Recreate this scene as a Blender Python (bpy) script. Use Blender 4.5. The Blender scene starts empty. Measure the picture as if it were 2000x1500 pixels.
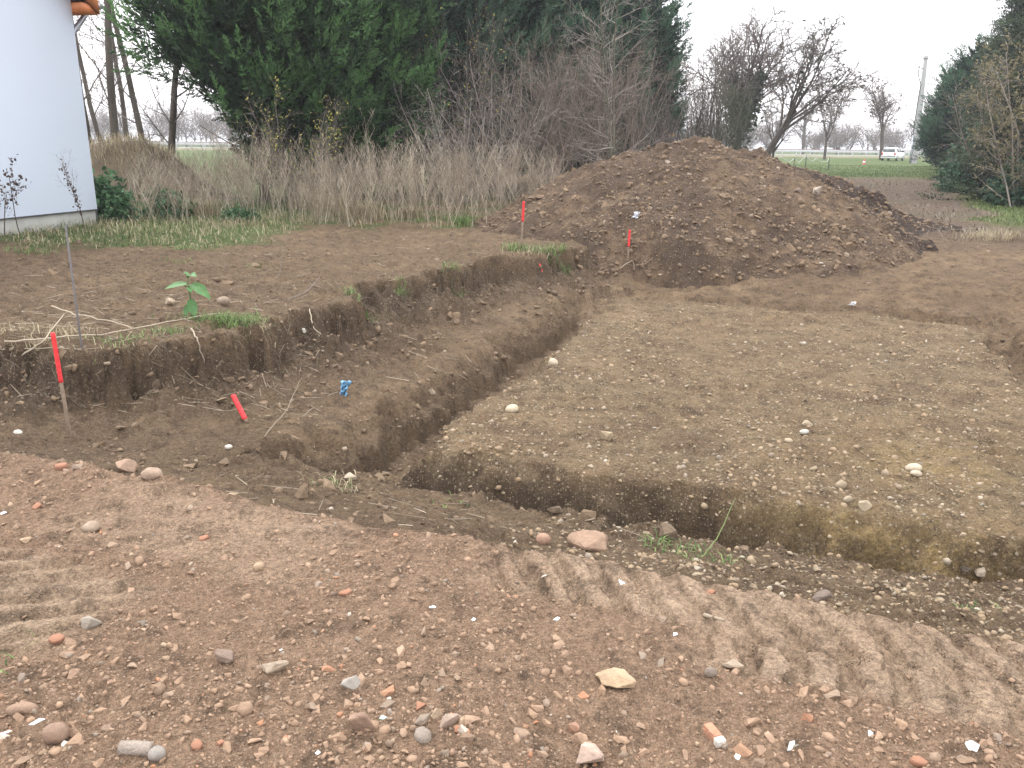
import bpy, bmesh, math, random
import numpy as np
from mathutils import Vector, Matrix

random.seed(7)
rng = np.random.default_rng(11)
scene = bpy.context.scene
col = scene.collection

# ------------------------------------------------------------------ camera
CAM_H, PITCH, ROLL, FPX = 1.6, math.radians(16.3), 0.012, 1600.0
cam_data = bpy.data.cameras.new("camera")
cam = bpy.data.objects.new("camera", cam_data)
col.objects.link(cam)
cam_data.sensor_width = 36.0
cam_data.lens = 36.0 * FPX / 2000.0
cam_data.clip_start, cam_data.clip_end = 0.05, 6000
CAM_R = Matrix.Rotation(math.pi / 2 - PITCH, 3, 'X') @ Matrix.Rotation(ROLL, 3, 'Z')
cam.matrix_world = Matrix.Translation((0, 0, CAM_H)) @ CAM_R.to_4x4()
scene.camera = cam

# ------------------------------------------------------------------ sky, sun, exposure
SUN_EL, SUN_AZ = math.radians(52), math.radians(-35)      # azimuth from +Y towards +X
world = bpy.data.worlds.new("World")
scene.world = world
world.use_nodes = True
wn, wl = world.node_tree.nodes, world.node_tree.links
wn.clear()
w_out = wn.new("ShaderNodeOutputWorld")
w_bg = wn.new("ShaderNodeBackground")
w_sky = wn.new("ShaderNodeTexSky")
w_sky.sky_type = 'NISHITA'
w_sky.sun_disc = False
w_sky.sun_elevation = SUN_EL
w_sky.sun_rotation = SUN_AZ
w_sky.air_density, w_sky.dust_density, w_sky.ozone_density = 1.0, 4.0, 1.0
w_hsv = wn.new("ShaderNodeHueSaturation")
w_hsv.inputs["Saturation"].default_value = 0.25
w_mix = wn.new("ShaderNodeMix"); w_mix.data_type = 'RGBA'
w_mix.inputs[0].default_value = 0.75
# overcast layer: faintly pink just over the horizon, white above
w_tc = wn.new("ShaderNodeTexCoord")
w_sep = wn.new("ShaderNodeSeparateXYZ")
w_ramp = wn.new("ShaderNodeValToRGB")
cr = w_ramp.color_ramp
cr.elements[0].position = 0.0; cr.elements[0].color = (0.53, 0.505, 0.52, 1)
cr.elements[1].position = 1.0; cr.elements[1].color = (0.96, 0.96, 0.98, 1)
for pos_e, col_e in ((0.05, (0.56, 0.54, 0.555)), (0.14, (0.60, 0.60, 0.62)), (0.5, (0.77, 0.77, 0.79))):
    e = cr.elements.new(pos_e); e.color = (*col_e, 1)
w_mul = wn.new("ShaderNodeVectorMath"); w_mul.operation = 'SCALE'
w_mul.inputs[3].default_value = 23.0
wl.new(w_tc.outputs["Generated"], w_sep.inputs[0])
wl.new(w_sep.outputs["Z"], w_ramp.inputs[0])
wl.new(w_ramp.outputs[0], w_mul.inputs[0])
wl.new(w_sky.outputs[0], w_hsv.inputs["Color"])
wl.new(w_hsv.outputs[0], w_mix.inputs[6])
wl.new(w_mul.outputs[0], w_mix.inputs[7])
wl.new(w_mix.outputs[2], w_bg.inputs[0])
w_bg.inputs[1].default_value = 0.135
wl.new(w_bg.outputs[0], w_out.inputs[0])

sun_d = bpy.data.lights.new("sun", 'SUN')
sun_d.energy, sun_d.angle, sun_d.color = 1.35, math.radians(12), (1.0, 0.97, 0.93)
sun = bpy.data.objects.new("sun", sun_d)
col.objects.link(sun)
sd = Vector((math.sin(SUN_AZ) * math.cos(SUN_EL), math.cos(SUN_AZ) * math.cos(SUN_EL), math.sin(SUN_EL)))
sun.rotation_euler = sd.to_track_quat('Z', 'Y').to_euler()
sun.location = (0, 0, 30)

vs = scene.view_settings
vs.view_transform = 'Standard'; vs.look = 'None'; vs.exposure = 0.52; vs.gamma = 1.0
vs.use_curve_mapping = False
scene.cycles.max_bounces = 6
scene.cycles.diffuse_bounces = 3
scene.cycles.volume_bounces = 1
scene.cycles.use_denoising = True
scene.cycles.denoiser = 'OPENIMAGEDENOISE'
scene.cycles.denoising_input_passes = 'RGB_ALBEDO_NORMAL'
scene.cycles.denoising_prefilter = 'ACCURATE'
scene.cycles.use_adaptive_sampling = False

# ------------------------------------------------------------------ pixel helpers (2000 x 1500 photograph)
RN = np.array(CAM_R)
def ray(px, py):
    return RN @ np.array([(px - 1000) / FPX, (750 - py) / FPX, -1.0])
def at_z(px, py, z=0.0):
    d = ray(px, py); t = (z - CAM_H) / d[2]
    return np.array([d[0] * t, d[1] * t, z])
def at_y(px, py, Y):
    d = ray(px, py); t = Y / d[1]
    return np.array([d[0] * t, Y, CAM_H + d[2] * t])
def px_x(px, Y, py=300):
    return at_y(px, py, Y)[0]

# ------------------------------------------------------------------ noise
_perm = np.random.default_rng(3).permutation(512).astype(np.int64)
_perm = np.concatenate([_perm, _perm])
_ang = np.random.default_rng(4).random(512) * 2 * np.pi
_gx, _gy = np.cos(_ang), np.sin(_ang)
def perlin(x, y):
    xi = np.floor(x).astype(np.int64); yi = np.floor(y).astype(np.int64)
    xf, yf = x - xi, y - yi
    def g(ix, iy, fx, fy):
        h = _perm[(_perm[ix & 511] + iy) & 511]
        return _gx[h] * fx + _gy[h] * fy
    a = xf * xf * xf * (xf * (xf * 6 - 15) + 10)
    b = yf * yf * yf * (yf * (yf * 6 - 15) + 10)
    n00 = g(xi, yi, xf, yf); n10 = g(xi + 1, yi, xf - 1, yf)
    n01 = g(xi, yi + 1, xf, yf - 1); n11 = g(xi + 1, yi + 1, xf - 1, yf - 1)
    return 1.5 * ((n00 * (1 - a) + n10 * a) * (1 - b) + (n01 * (1 - a) + n11 * a) * b)
def fbm(x, y, wl_, octaves=4, gain=0.5, seed=0.0):
    s = np.zeros_like(x); amp = 1.0; f = 1.0 / wl_
    for o in range(octaves):
        s += amp * perlin(x * f + seed * 7.31 + o * 19.7, y * f - seed * 3.77 + o * 11.3)
        amp *= gain; f *= 2.03
    return s
def clods(x, y, cell, seed, share=0.6):
    """rounded lumps of random size in a jittered grid"""
    gx, gy = x / cell, y / cell
    xi, yi = np.floor(gx).astype(np.int64), np.floor(gy).astype(np.int64)
    out = np.zeros_like(x)
    for dx in (-1, 0, 1):
        for dy in (-1, 0, 1):
            cx, cy = xi + dx, yi + dy
            h = _perm[(_perm[(cx + seed * 13) & 511] + cy + seed * 7) & 511]
            h2 = _perm[(h + 131) & 511]; h3 = _perm[(h2 + 57) & 511]; h4 = _perm[(h3 + 211) & 511]
            px_, py_ = cx + 0.15 + 0.7 * h / 511.0, cy + 0.15 + 0.7 * h2 / 511.0
            rr = (0.30 + 0.55 * h3 / 511.0) * (h4 / 511.0 < share)
            d2 = ((gx - px_) ** 2 + (gy - py_) ** 2) / np.maximum(rr * rr, 1e-6)
            out = np.maximum(out, rr * np.sqrt(np.maximum(1 - d2, 0)))
    return out
def S(a, b, x):
    t = np.clip((x - a) / (b - a), 0, 1)
    return t * t * (3 - 2 * t)

# ------------------------------------------------------------------ terrain functions
PA = np.array([-0.78, 5.62]); PV = np.array([0.3455, 0.9384]); PU = np.array([0.9384, -0.3455])
PAD_W, PAD_L = 4.75, 7.0
def to_pq(x, y):
    dx, dy = x - PA[0], y - PA[1]
    return dx * PU[0] + dy * PU[1], dx * PV[0] + dy * PV[1]
def from_pq(p, q):
    return PA[0] + p * PU[0] + q * PV[0], PA[1] + p * PU[1] + q * PV[1]

def terrain(x, y, fine=True):
    """height and soil masks of the ground sheet"""
    x = np.asarray(x, float); y = np.asarray(y, float)
    p, q = to_pq(x, y)
    r = np.hypot(x, y)
    near = 1 - S(18, 30, r)
    wp = (0.13 * fbm(x, y, 0.9, 3, seed=1) + 0.05 * fbm(x, y, 0.22, 3, seed=9)) * near
    wq = (0.13 * fbm(x, y, 0.8, 3, seed=2) + 0.05 * fbm(x, y, 0.21, 3, seed=8)) * near
    pw, qw = p + wp, q + wq
    # terrace and its bank
    edge_p = np.interp(q, [-0.6, 1.1, 3.3, 5.9, 7.2, 9.0], [-2.75, -1.95, -2.15, -1.75, -1.1, -0.9])
    dt = edge_p - (p + 2.0 * wp)             # >0 on the terrace side
    dq = (q + 1.8 * wq) + 0.28               # >0 behind the front bank
    steep = S(1.5, 4.5, q)
    shr = np.clip(0.64 + 0.30 * fbm(q * 1.0, p * 0.2, 0.9, 2, seed=14), 0.38, 0.9)
    crumb = (0.10 * fbm(x, y, 0.30, 3, 0.6, seed=15) + 0.05 * np.abs(fbm(x, y, 0.10, 2, seed=16))) * near
    dt = dt + crumb; dq = dq + crumb
    face_p = shr * S(-0.12, 0.03, dt) + (1 - shr) * S(-1.25, -0.05, dt)
    face_q = 0.62 * S(-0.14, 0.06, dq) + 0.38 * S(-0.72, -0.05, dq)
    T = face_p * (face_q + (1 - face_q) * S(0.6, 1.6, q))
    far_rise = S(7.3, 9.2, q + 0.4 * wq)
    right_rise = S(5.1, 6.6, p)
    low = -0.52 + 0.27 * np.maximum(far_rise, 0.85 * right_rise) + 0.20 * S(8.5, 13, q) - 0.05 * S(6.4, 7.2, q) * S(8.4, 7.6, q)
    front = -0.47 + 0.33 * S(-0.75, -2.1, q)
    back_m = S(-0.4, 0.4, q)
    low = front * (1 - back_m) + low * back_m
    G = low * (1 - T)
    # pad and footing trench
    dl, df, dr, db = -pw, -qw - 0.10 * fbm(x, y, 0.45, 3, 0.6, seed=17), pw - PAD_W, qw - PAD_L
    d = np.maximum(np.maximum(dl, df), np.maximum(dr, db))
    wl_left = (dl >= df) & (dl >= dr) & (dl >= db)
    wl_front = (df > dl) & (df >= dr) & (df >= db)
    width = np.where(wl_left, 0.55, np.where(wl_front, 0.74, 0.50))
    in0 = np.where(wl_front, -0.20, -0.09); in1 = np.where(wl_front, 0.10, 0.06)
    out0 = width - np.where(wl_front, 0.05, 0.30)
    a = S(0, 1, (d - in0) / (in1 - in0))
    a = np.where(wl_front, np.clip((d - in0) / (in1 - in0), 0, 1) ** 1.25, a)
    b = S(0, 1, (d - out0) / (width - out0))
    b = np.where(wl_left, 0.40 * S(0, 1, (d - 0.36) / 0.06) + 0.60 * S(0, 1, (d - 0.40) / 0.34), b)
    pad = -0.60 + 0.025 * fbm(x, y, 1.6, 3, seed=5)
    floor = -0.88 - 0.26 * S(-0.3, 1.2, p) * S(0.2, -0.2, q) + 0.03 * fbm(x, y, 0.5, 3, seed=6)
    floor = floor + 0.24 * S(4.8, PAD_L, q) * S(4.9, 3.5, p) + 0.10 * S(4.4, 4.9, p) + 0.12 * S(6.2, 7.0, q) * S(4.2, 4.9, p)            # shallower towards the far end
    z = pad * (1 - a) + floor * a * (1 - b) + G * b
    trench = a * (1 - b)
    # a burrow-like hollow in the corner of the trench
    hx, hy = at_z(622, 905, -0.75)[:2]
    z = z - 0.22 * np.exp(-(((x - hx) / 0.13) ** 2 + ((y - hy) / 0.12) ** 2))
    # fill track in front
    edge_q = -2.06 - 0.2 * S(-0.5, -3.0, p) + 0.05 * fbm(x, y, 0.5, 3, seed=12)
    ff = edge_q - q
    fill = S(-0.05, 0.05, ff)
    rollz = 0.035 * fbm(x, y, 1.1, 2, seed=13)
    fz = -0.03 + rollz + 0.035 * S(0.4, 0.0, ff)
    z = z * (1 - S(-0.10, 0.07, ff)) + fz * S(-0.10, 0.07, ff)
    # lug prints in the fill
    g1 = p + 0.75 * (q + 2.2) + 0.02 * fbm(x, y, 0.3, 2, seed=31)
    jag = 0.10 * fbm(x, y, 0.06, 3, 0.6, seed=38)
    ph1 = np.mod(g1 / 0.157 + jag, 1.0)
    tri1 = S(0.0, 0.14, ph1) - S(0.52, 0.74, ph1)
    band1 = S(-2.42, -2.36, q) * S(-2.02, -2.12, q) * S(1.3, 2.0, p) * fill
    ph2 = np.mod((p - 0.10 * (q + 2.5) + 0.03 * np.sin(q * 18)) / 0.157 + 0.35 + jag, 1.0)
    tri2 = S(0.0, 0.12, ph2) - S(0.55, 0.75, ph2)
    band2 = S(-2.62, -2.57, q) * S(-2.36, -2.42, q) * S(2.3, 2.6, p) * fill
    g3 = (-0.6 * (p + 0.05) + 0.8 * (q + 3.0)) + 0.02 * fbm(x, y, 0.3, 2, seed=33)
    ph3 = np.mod(g3 / 0.125 + jag, 1.0)
    tri3 = S(0.0, 0.2, ph3) - S(0.5, 0.8, ph3)
    band3 = S(-3.40, -3.30, q) * S(-2.80, -2.90, q) * S(0.55, 0.25, p) * fill
    g4 = (-0.25 * p + 0.97 * q)
    tri4 = 0.5 + 0.5 * np.sin(g4 / 0.15 * 2 * np.pi + 2 * fbm(x, y, 0.5, 2, seed=35))
    band4 = S(-2.75, -2.6, q) * S(-2.1, -2.2, q) * S(-0.6, -0.2, p) * S(1.1, 0.7, p) * fill * 0.55
    track = np.clip(band1 + band2 + band3 + band4, 0, 1)
    wear = np.clip(0.9 + 0.6 * fbm(x, y, 0.45, 3, seed=37), 0.45, 1.25)
    z = z - wear * (0.044 * band1 * (1 - tri1) + 0.042 * band2 * (1 - tri2) + 0.035 * band3 * (1 - tri3) + 0.035 * band4 * (1 - tri4))
    # far land: flat field rising very slightly to the road
    farmix = S(13, 18, y)
    z = z * (1 - farmix) + farmix * (0.0 + 0.05 * fbm(x, y, 6, 2, seed=40) + 0.33 * S(45, 100, y))
    # ditch-free berms of scraped earth on the right
    z = z + 0.10 * near * S(5.4, 6.2, p) * np.clip(fbm(x, y, 1.5, 3, seed=44), 0, 1)
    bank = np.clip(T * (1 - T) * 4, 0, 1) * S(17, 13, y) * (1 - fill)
    if fine:
        rough = 0.010 + 0.012 * bank + 0.006 * trench + 0.010 * S(-2.0, -0.6, q) * S(0.0, -0.75, q) + 0.012 * (T > 0.95)
        rough = rough * (1 - 0.6 * track) * (1 - S(20, 40, r))
        rough = np.where((d < 0), 0.013, rough)
        rough = rough * (1 - 0.3 * fill)
        n = fbm(x, y, 0.22, 5, 0.62, seed=20)
        cl = np.abs(fbm(x, y, 0.075, 3, 0.55, seed=21))
        z = z + 1.3 * rough * n + rough * 0.9 * (0.35 - cl)
        lump = np.clip(0.55 + 0.9 * fbm(x, y, 0.8, 3, seed=25), 0, 1.3) * (1 - 0.75 * track) * (1 - S(16, 28, r))
        wallm = np.clip(4 * b * (1 - b) + 3 * a * (1 - a), 0, 1) * (d < 1.0) * (1 - fill)
        zone_c = np.where(d < 0, 0.7, 1.1 + 1.9 * np.maximum(bank, 0.7 * wallm)) * (1 - 0.35 * fill)
        z = z + wallm * (0.05 * fbm(x, y, 0.16, 3, 0.6, seed=27) + 0.03 * fbm(q * 1.0, p * 0.3, 0.07, 2, seed=28))
        z = z + lump * zone_c * (0.050 * clods(x, y, 0.13, 1, 0.35) * (1 - 0.6 * fill) + 0.020 * clods(x, y, 0.05, 2, 0.6) + 0.010 * clods(x, y, 0.022, 3, 0.7))
        # vertical fluting of the cut faces
        fl = fbm(q * 1.0, p * 0.25, 0.11, 3, 0.6, seed=23)
        z = z + 0.045 * fl * bank + 0.085 * fbm(x, y, 0.33, 4, 0.6, seed=26) * bank + 0.02 * fl * trench
        # broken clods along the bank top
        z = z + 0.05 * np.clip(fbm(x, y, 0.35, 4, 0.6, seed=24), 0, 1) * bank
    grass = np.zeros_like(x)
    m1 = S(44, 52, y + 2.5 * fbm(x, y, 6, 3, seed=50))             # meadow by the road
    hedge_line = 14.0 + (y - 23.5) * 0.457
    m2 = S(-1.6, -0.4, x - hedge_line + 0.8 * fbm(x, y, 2.5, 3, seed=51)) * S(16, 20, y)
    m3 = S(-3.9, -4.6, x + 0.6 * fbm(x, y, 1.0, 3, seed=52)) * S(12.3, 13.2, y + 0.5 * fbm(x, y, 0.8, 2, seed=53))
    m4 = S(15.6, 16.8, y + 0.9 * fbm(x, y, 1.2, 3, seed=54)) * S(0.5, -0.8, x) * np.clip(0.5 + 1.3 * fbm(x, y, 1.1, 3, seed=56), 0, 1)
    grass = np.clip(np.maximum(np.maximum(m1, m2), np.maximum(m3, m4)), 0, 1)
    padm = (1 - S(-0.05, 0.25, d)) * (1 - fill)
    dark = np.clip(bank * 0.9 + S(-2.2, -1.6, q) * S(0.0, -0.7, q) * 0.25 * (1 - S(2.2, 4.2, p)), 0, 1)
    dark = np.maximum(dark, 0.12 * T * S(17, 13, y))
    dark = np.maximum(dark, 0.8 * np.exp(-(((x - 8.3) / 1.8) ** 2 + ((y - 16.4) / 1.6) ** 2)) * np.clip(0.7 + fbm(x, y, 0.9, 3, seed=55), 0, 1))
    # darker band low on the left trench wall
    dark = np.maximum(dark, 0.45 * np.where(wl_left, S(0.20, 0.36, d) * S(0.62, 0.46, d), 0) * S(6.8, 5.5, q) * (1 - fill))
    dark = np.maximum(dark, np.where(wl_front, S(-0.25, 0.05, d) * S(0.75, 0.6, d) * (0.95 - 0.40 * S(1.5, 3.5, p)), 0) * (1 - fill))  # shade in the front cut, painted into the soil colour
    pebb = S(0.5, 3.0, p) * S(-2.1, -1.8, q) * S(-0.5, -0.9, q)
    field = S(13.5, 17, y) * S(6.5, 9, x) * (1 - grass)
    return dict(z=z, fill=fill, pad=padm, grass=grass, dark=dark, track=track, bank=bank, trench=trench,
                field=field, d=d, p=p, q=q, T=T, pebb=pebb)

MOUND = [  # x, y, top, slope, roundness
    (3.45, 16.5, 1.88, 0.62, 0.40), (2.25, 16.7, 1.56, 0.60, 0.5), (4.60, 16.5, 1.58, 0.60, 0.5),
    (1.15, 16.9, 0.95, 0.55, 0.5), (3.0, 15.2, 1.15, 0.55, 0.5), (4.9, 15.2, 0.95, 0.55, 0.5),
    (0.2, 16.6, 0.42, 0.45, 0.4), (6.0, 18.4, 1.30, 0.55, 0.6), (6.9, 18.2, 0.75, 0.50, 0.5), (8.4, 17.9, 0.22, 0.24, 0.6)]
def mound_z(x, y, fine=True):
    x = np.asarray(x, float); y = np.asarray(y, float)
    wx = x + 0.25 * fbm(x, y, 1.7, 3, seed=60); wy = y + 0.25 * fbm(x, y, 1.6, 3, seed=61)
    zs = []
    for cx, cy, zp, sl, ro in MOUND:
        rr = np.hypot(wx - cx, wy - cy)
        zs.append(zp - sl * (np.sqrt(rr * rr + ro * ro) - ro))
    zs = np.array(zs); k = 9.0
    m = zs.max(0)
    z = m + np.log(np.exp(k * (zs - m)).sum(0)) / k - 0.10
    pm, qm = to_pq(x, y)
    z = z - 0.9 * S(8.8, 7.0, qm + 0.25 * fbm(x, y, 0.8, 2, seed=66)) * S(-3.0, -1.5, pm)      # toe raked clear of the dig
    if fine:
        z = z + 0.05 * fbm(x, y, 0.7, 4, 0.55, seed=62) + 0.020 * fbm(x, y, 0.13, 3, 0.6, seed=63)
        z = z - 0.05 * np.clip(fbm(x * 2.2, y * 0.5, 0.9, 3, seed=64), 0, 1)
        z = z + np.clip(0.5 + fbm(x, y, 1.0, 3, seed=65), 0, 1.3) * (0.11 * clods(x, y, 0.22, 5, 0.35) + 0.06 * clods(x, y, 0.10, 6, 0.6))
    return z

def ground_z(x, y):
    z = terrain(x, y)["z"]
    m = mound_z(x, y)
    return np.where((np.asarray(y) > 11.5) & (np.asarray(y) < 23) & (np.asarray(x) > -3) & (np.asarray(x) < 12), np.maximum(z, m), z)

def hit(px, py, tmin=1.2, tmax=60.0):
    """first point of the ground or mound under a pixel of the photograph"""
    d = ray(px, py)
    t = np.exp(np.linspace(math.log(tmin), math.log(tmax), 2600))
    X, Y, Z = d[0] * t, d[1] * t, CAM_H + d[2] * t
    g = ground_z(X, Y)
    below = np.nonzero(Z < g)[0]
    i = below[0] if len(below) else len(t) - 1
    return np.array([X[i], Y[i], g[i]]), t[i]

# ------------------------------------------------------------------ object helpers
def new_mesh(name, verts, faces, mat=None, smooth=False, mats=None, matidx=None):
    """faces: list of (M,k) int arrays"""
    me = bpy.data.meshes.new(name)
    verts = np.asarray(verts, np.float32)
    if isinstance(faces, np.ndarray):
        faces = [faces]
    faces = [np.asarray(f, np.int32) for f in faces if len(f)]
    me.vertices.add(len(verts)); me.vertices.foreach_set("co", verts.ravel())
    nl = sum(f.size for f in faces); nf = sum(len(f) for f in faces)
    me.loops.add(nl); me.polygons.add(nf)
    me.loops.foreach_set("vertex_index", np.concatenate([f.ravel() for f in faces]))
    tot = np.concatenate([np.full(len(f), f.shape[1], np.int32) for f in faces])
    st = np.concatenate([[0], np.cumsum(tot)[:-1]]).astype(np.int32)
    me.polygons.foreach_set("loop_start", st)
    me.polygons.foreach_set("loop_total", tot)
    if smooth:
        me.polygons.foreach_set("use_smooth", np.ones(nf, bool))
    if mat:
        me.materials.append(mat)
    if mats:
        for m in mats: me.materials.append(m)
        me.polygons.foreach_set("material_index", np.asarray(matidx, np.int32))
    me.update(calc_edges=True)
    return me
def attr(me, name, values, kind='FLOAT_COLOR'):
    a = me.attributes.new(name, kind, 'POINT')
    if kind == 'FLOAT_COLOR':
        a.data.foreach_set("color", np.asarray(values, np.float32).ravel())
    else:
        a.data.foreach_set("value", np.asarray(values, np.float32).ravel())
def obj(name, me, parent=None, loc=None, kind=None):
    o = bpy.data.objects.new(name, me)
    col.objects.link(o)
    if parent is not None: o.parent = parent
    if loc is not None: o.location = loc
    if kind: o["kind"] = kind
    return o
def empty(name, loc=(0, 0, 0), rz=0.0):
    o = bpy.data.objects.new(name, None)
    o.empty_display_size = 0.2
    col.objects.link(o); o.location = loc; o.rotation_euler = (0, 0, rz)
    return o
def tag(o, label, cat, group=None):
    o["label"] = label; o["category"] = cat
    if group: o["group"] = group
    return o

def segs_mesh(segs, sides=4):
    """segs (N,8): p0, p1, r0, r1 -> verts, quads of tapered prisms"""
    s = np.asarray(segs, float)
    p0, p1, r0, r1 = s[:, 0:3], s[:, 3:6], s[:, 6], s[:, 7]
    ax = p1 - p0
    L = np.linalg.norm(ax, axis=1, keepdims=True); ax = ax / np.maximum(L, 1e-9)
    ref = np.where(np.abs(ax[:, 2:3]) > 0.9, np.array([[1.0, 0, 0]]), np.array([[0, 0, 1.0]]))
    e1 = np.cross(ax, ref); e1 /= np.maximum(np.linalg.norm(e1, axis=1, keepdims=True), 1e-9)
    e2 = np.cross(ax, e1)
    n = len(s); V = np.empty((n, 2, sides, 3))
    for k in range(sides):
        a = 2 * math.pi * k / sides
        dirv = e1 * math.cos(a) + e2 * math.sin(a)
        V[:, 0, k] = p0 + dirv * r0[:, None]; V[:, 1, k] = p1 + dirv * r1[:, None]
    base = (np.arange(n) * 2 * sides)[:, None]
    k = np.arange(sides); k2 = (k + 1) % sides
    F = np.stack([base + k, base + k2, base + sides + k2, base + sides + k], axis=2).reshape(-1, 4)
    return V.reshape(-1, 3), F
def ribbon_mesh(segs):
    """segs (N,8) -> one thin quad each, for twigs a fraction of a pixel wide"""
    s = np.asarray(segs, float); p0, p1 = s[:, 0:3], s[:, 3:6]
    ax = p1 - p0; ax /= np.maximum(np.linalg.norm(ax, axis=1, keepdims=True), 1e-9)
    e = np.cross(ax, rng.normal(size=ax.shape)); e /= np.maximum(np.linalg.norm(e, axis=1, keepdims=True), 1e-9)
    V = np.stack([p0 - e * s[:, 6:7], p0 + e * s[:, 6:7], p1 + e * s[:, 7:8], p1 - e * s[:, 7:8]], 1)
    return V.reshape(-1, 3), (np.arange(len(s)) * 4)[:, None] + np.arange(4)[None]
def tube(points, radii, sides=6, cap=True):
    """one smooth tube through points"""
    P = np.asarray(points, float); R = np.broadcast_to(np.asarray(radii, float), (len(P),))
    T_ = np.gradient(P, axis=0); T_ /= np.maximum(np.linalg.norm(T_, axis=1, keepdims=True), 1e-9)
    ref = np.array([0, 0, 1.0]) if abs(T_[0][2]) < 0.9 else np.array([1.0, 0, 0])
    V = []
    e1 = np.cross(T_[0], ref); e1 /= np.linalg.norm(e1)
    for i in range(len(P)):
        e1 = e1 - T_[i] * e1.dot(T_[i]); e1 /= np.linalg.norm(e1)
        e2 = np.cross(T_[i], e1)
        for k in range(sides):
            a = 2 * math.pi * k / sides
            V.append(P[i] + (e1 * math.cos(a) + e2 * math.sin(a)) * R[i])
    F = []
    for i in range(len(P) - 1):
        for k in range(sides):
            k2 = (k + 1) % sides
            F.append((i * sides + k, i * sides + k2, (i + 1) * sides + k2, (i + 1) * sides + k))
    faces = [np.array(F)]
    if cap:
        n = len(P) - 1
        faces.append(np.array([list(range(sides))[::-1], [n * sides + k for k in range(sides)]]))
    return np.array(V), faces
def merge(parts):
    """parts: list of (verts, [face arrays]) -> one"""
    V, F, off = [], {}, 0
    for v, fs in parts:
        if isinstance(fs, np.ndarray): fs = [fs]
        V.append(v)
        for f in fs:
            f = np.asarray(f)
            F.setdefault(f.shape[1], []).append(f + off)
        off += len(v)
    return np.concatenate(V), [np.concatenate(x) for x in F.values()]
def box(x0, x1, y0, y1, z0, z1):
    V = np.array([[x, y, z] for z in (z0, z1) for y in (y0, y1) for x in (x0, x1)], float)
    F = np.array([[0, 2, 3, 1], [4, 5, 7, 6], [0, 1, 5, 4], [2, 6, 7, 3], [0, 4, 6, 2], [1, 3, 7, 5]])
    return V, [F]
def bevel_me(me, w, seg=2):
    bm = bmesh.new(); bm.from_mesh(me)
    bmesh.ops.bevel(bm, geom=bm.edges[:] , offset=w, segments=seg, affect='EDGES', profile=0.6)
    bm.to_mesh(me); bm.free(); return me

# ------------------------------------------------------------------ materials
def nodes(m):
    m.use_nodes = True
    n, l = m.node_tree.nodes, m.node_tree.links
    b = n["Principled BSDF"]
    return n, l, b
def simple(name, rgb, rough=0.7, var=0.25, scale=8.0, bump=0.0, bscale=40.0, metallic=0.0, spec=0.3):
    m = bpy.data.materials.new(name); n, l, b = nodes(m)
    b.inputs["Roughness"].default_value = rough; b.inputs["Metallic"].default_value = metallic
    b.inputs["Specular IOR Level"].default_value = spec
    tc = n.new("ShaderNodeTexCoord")
    nz = n.new("ShaderNodeTexNoise"); nz.inputs["Scale"].default_value = scale; nz.inputs["Detail"].default_value = 6
    l.new(tc.outputs["Object"], nz.inputs["Vector"])
    mr = n.new("ShaderNodeMapRange"); mr.inputs[1].default_value = 0.25; mr.inputs[2].default_value = 0.75
    mr.inputs[3].default_value = 1 - var; mr.inputs[4].default_value = 1 + var
    l.new(nz.outputs["Fac"], mr.inputs[0])
    mx = n.new("ShaderNodeVectorMath"); mx.operation = 'SCALE'
    mx.inputs[0].default_value = rgb
    l.new(mr.outputs[0], mx.inputs[3]); l.new(mx.outputs[0], b.inputs["Base Color"])
    if bump:
        n2 = n.new("ShaderNodeTexNoise"); n2.inputs["Scale"].default_value = bscale; n2.inputs["Detail"].default_value = 8
        l.new(tc.outputs["Object"], n2.inputs["Vector"])
        bp = n.new("ShaderNodeBump"); bp.inputs["Strength"].default_value = bump; bp.inputs["Distance"].default_value = 0.02
        l.new(n2.outputs["Fac"], bp.inputs["Height"]); l.new(bp.outputs[0], b.inputs["Normal"])
    return m
def leafy(name, rgb, var=0.5, hue_to=None, rough=0.65, trans=0.15):
    """foliage / twig material: brightness differs from piece to piece (vertex attribute tint) """
    m = bpy.data.materials.new(name); n, l, b = nodes(m)
    b.inputs["Roughness"].default_value = rough; b.inputs["Specular IOR Level"].default_value = 0.25
    a = n.new("ShaderNodeAttribute"); a.attribute_name = "tint"
    mx = n.new("ShaderNodeMix"); mx.data_type = 'RGBA'
    lo = tuple(c * (1 - var) for c in rgb); hi = hue_to or tuple(c * (1 + var) for c in rgb)
    mx.inputs[6].default_value = (*lo, 1); mx.inputs[7].default_value = (*hi, 1)
    l.new(a.outputs["Fac"], mx.inputs[0]); l.new(mx.outputs[2], b.inputs["Base Color"])
    if trans:
        tr = n.new("ShaderNodeBsdfTranslucent"); l.new(mx.outputs[2], tr.inputs[0])
        ms = n.new("ShaderNodeMixShader"); ms.inputs[0].default_value = trans
        out = n["Material Output"]
        l.new(b.outputs[0], ms.inputs[1]); l.new(tr.outputs[0], ms.inputs[2]); l.new(ms.outputs[0], out.inputs[0])
    return m

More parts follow.
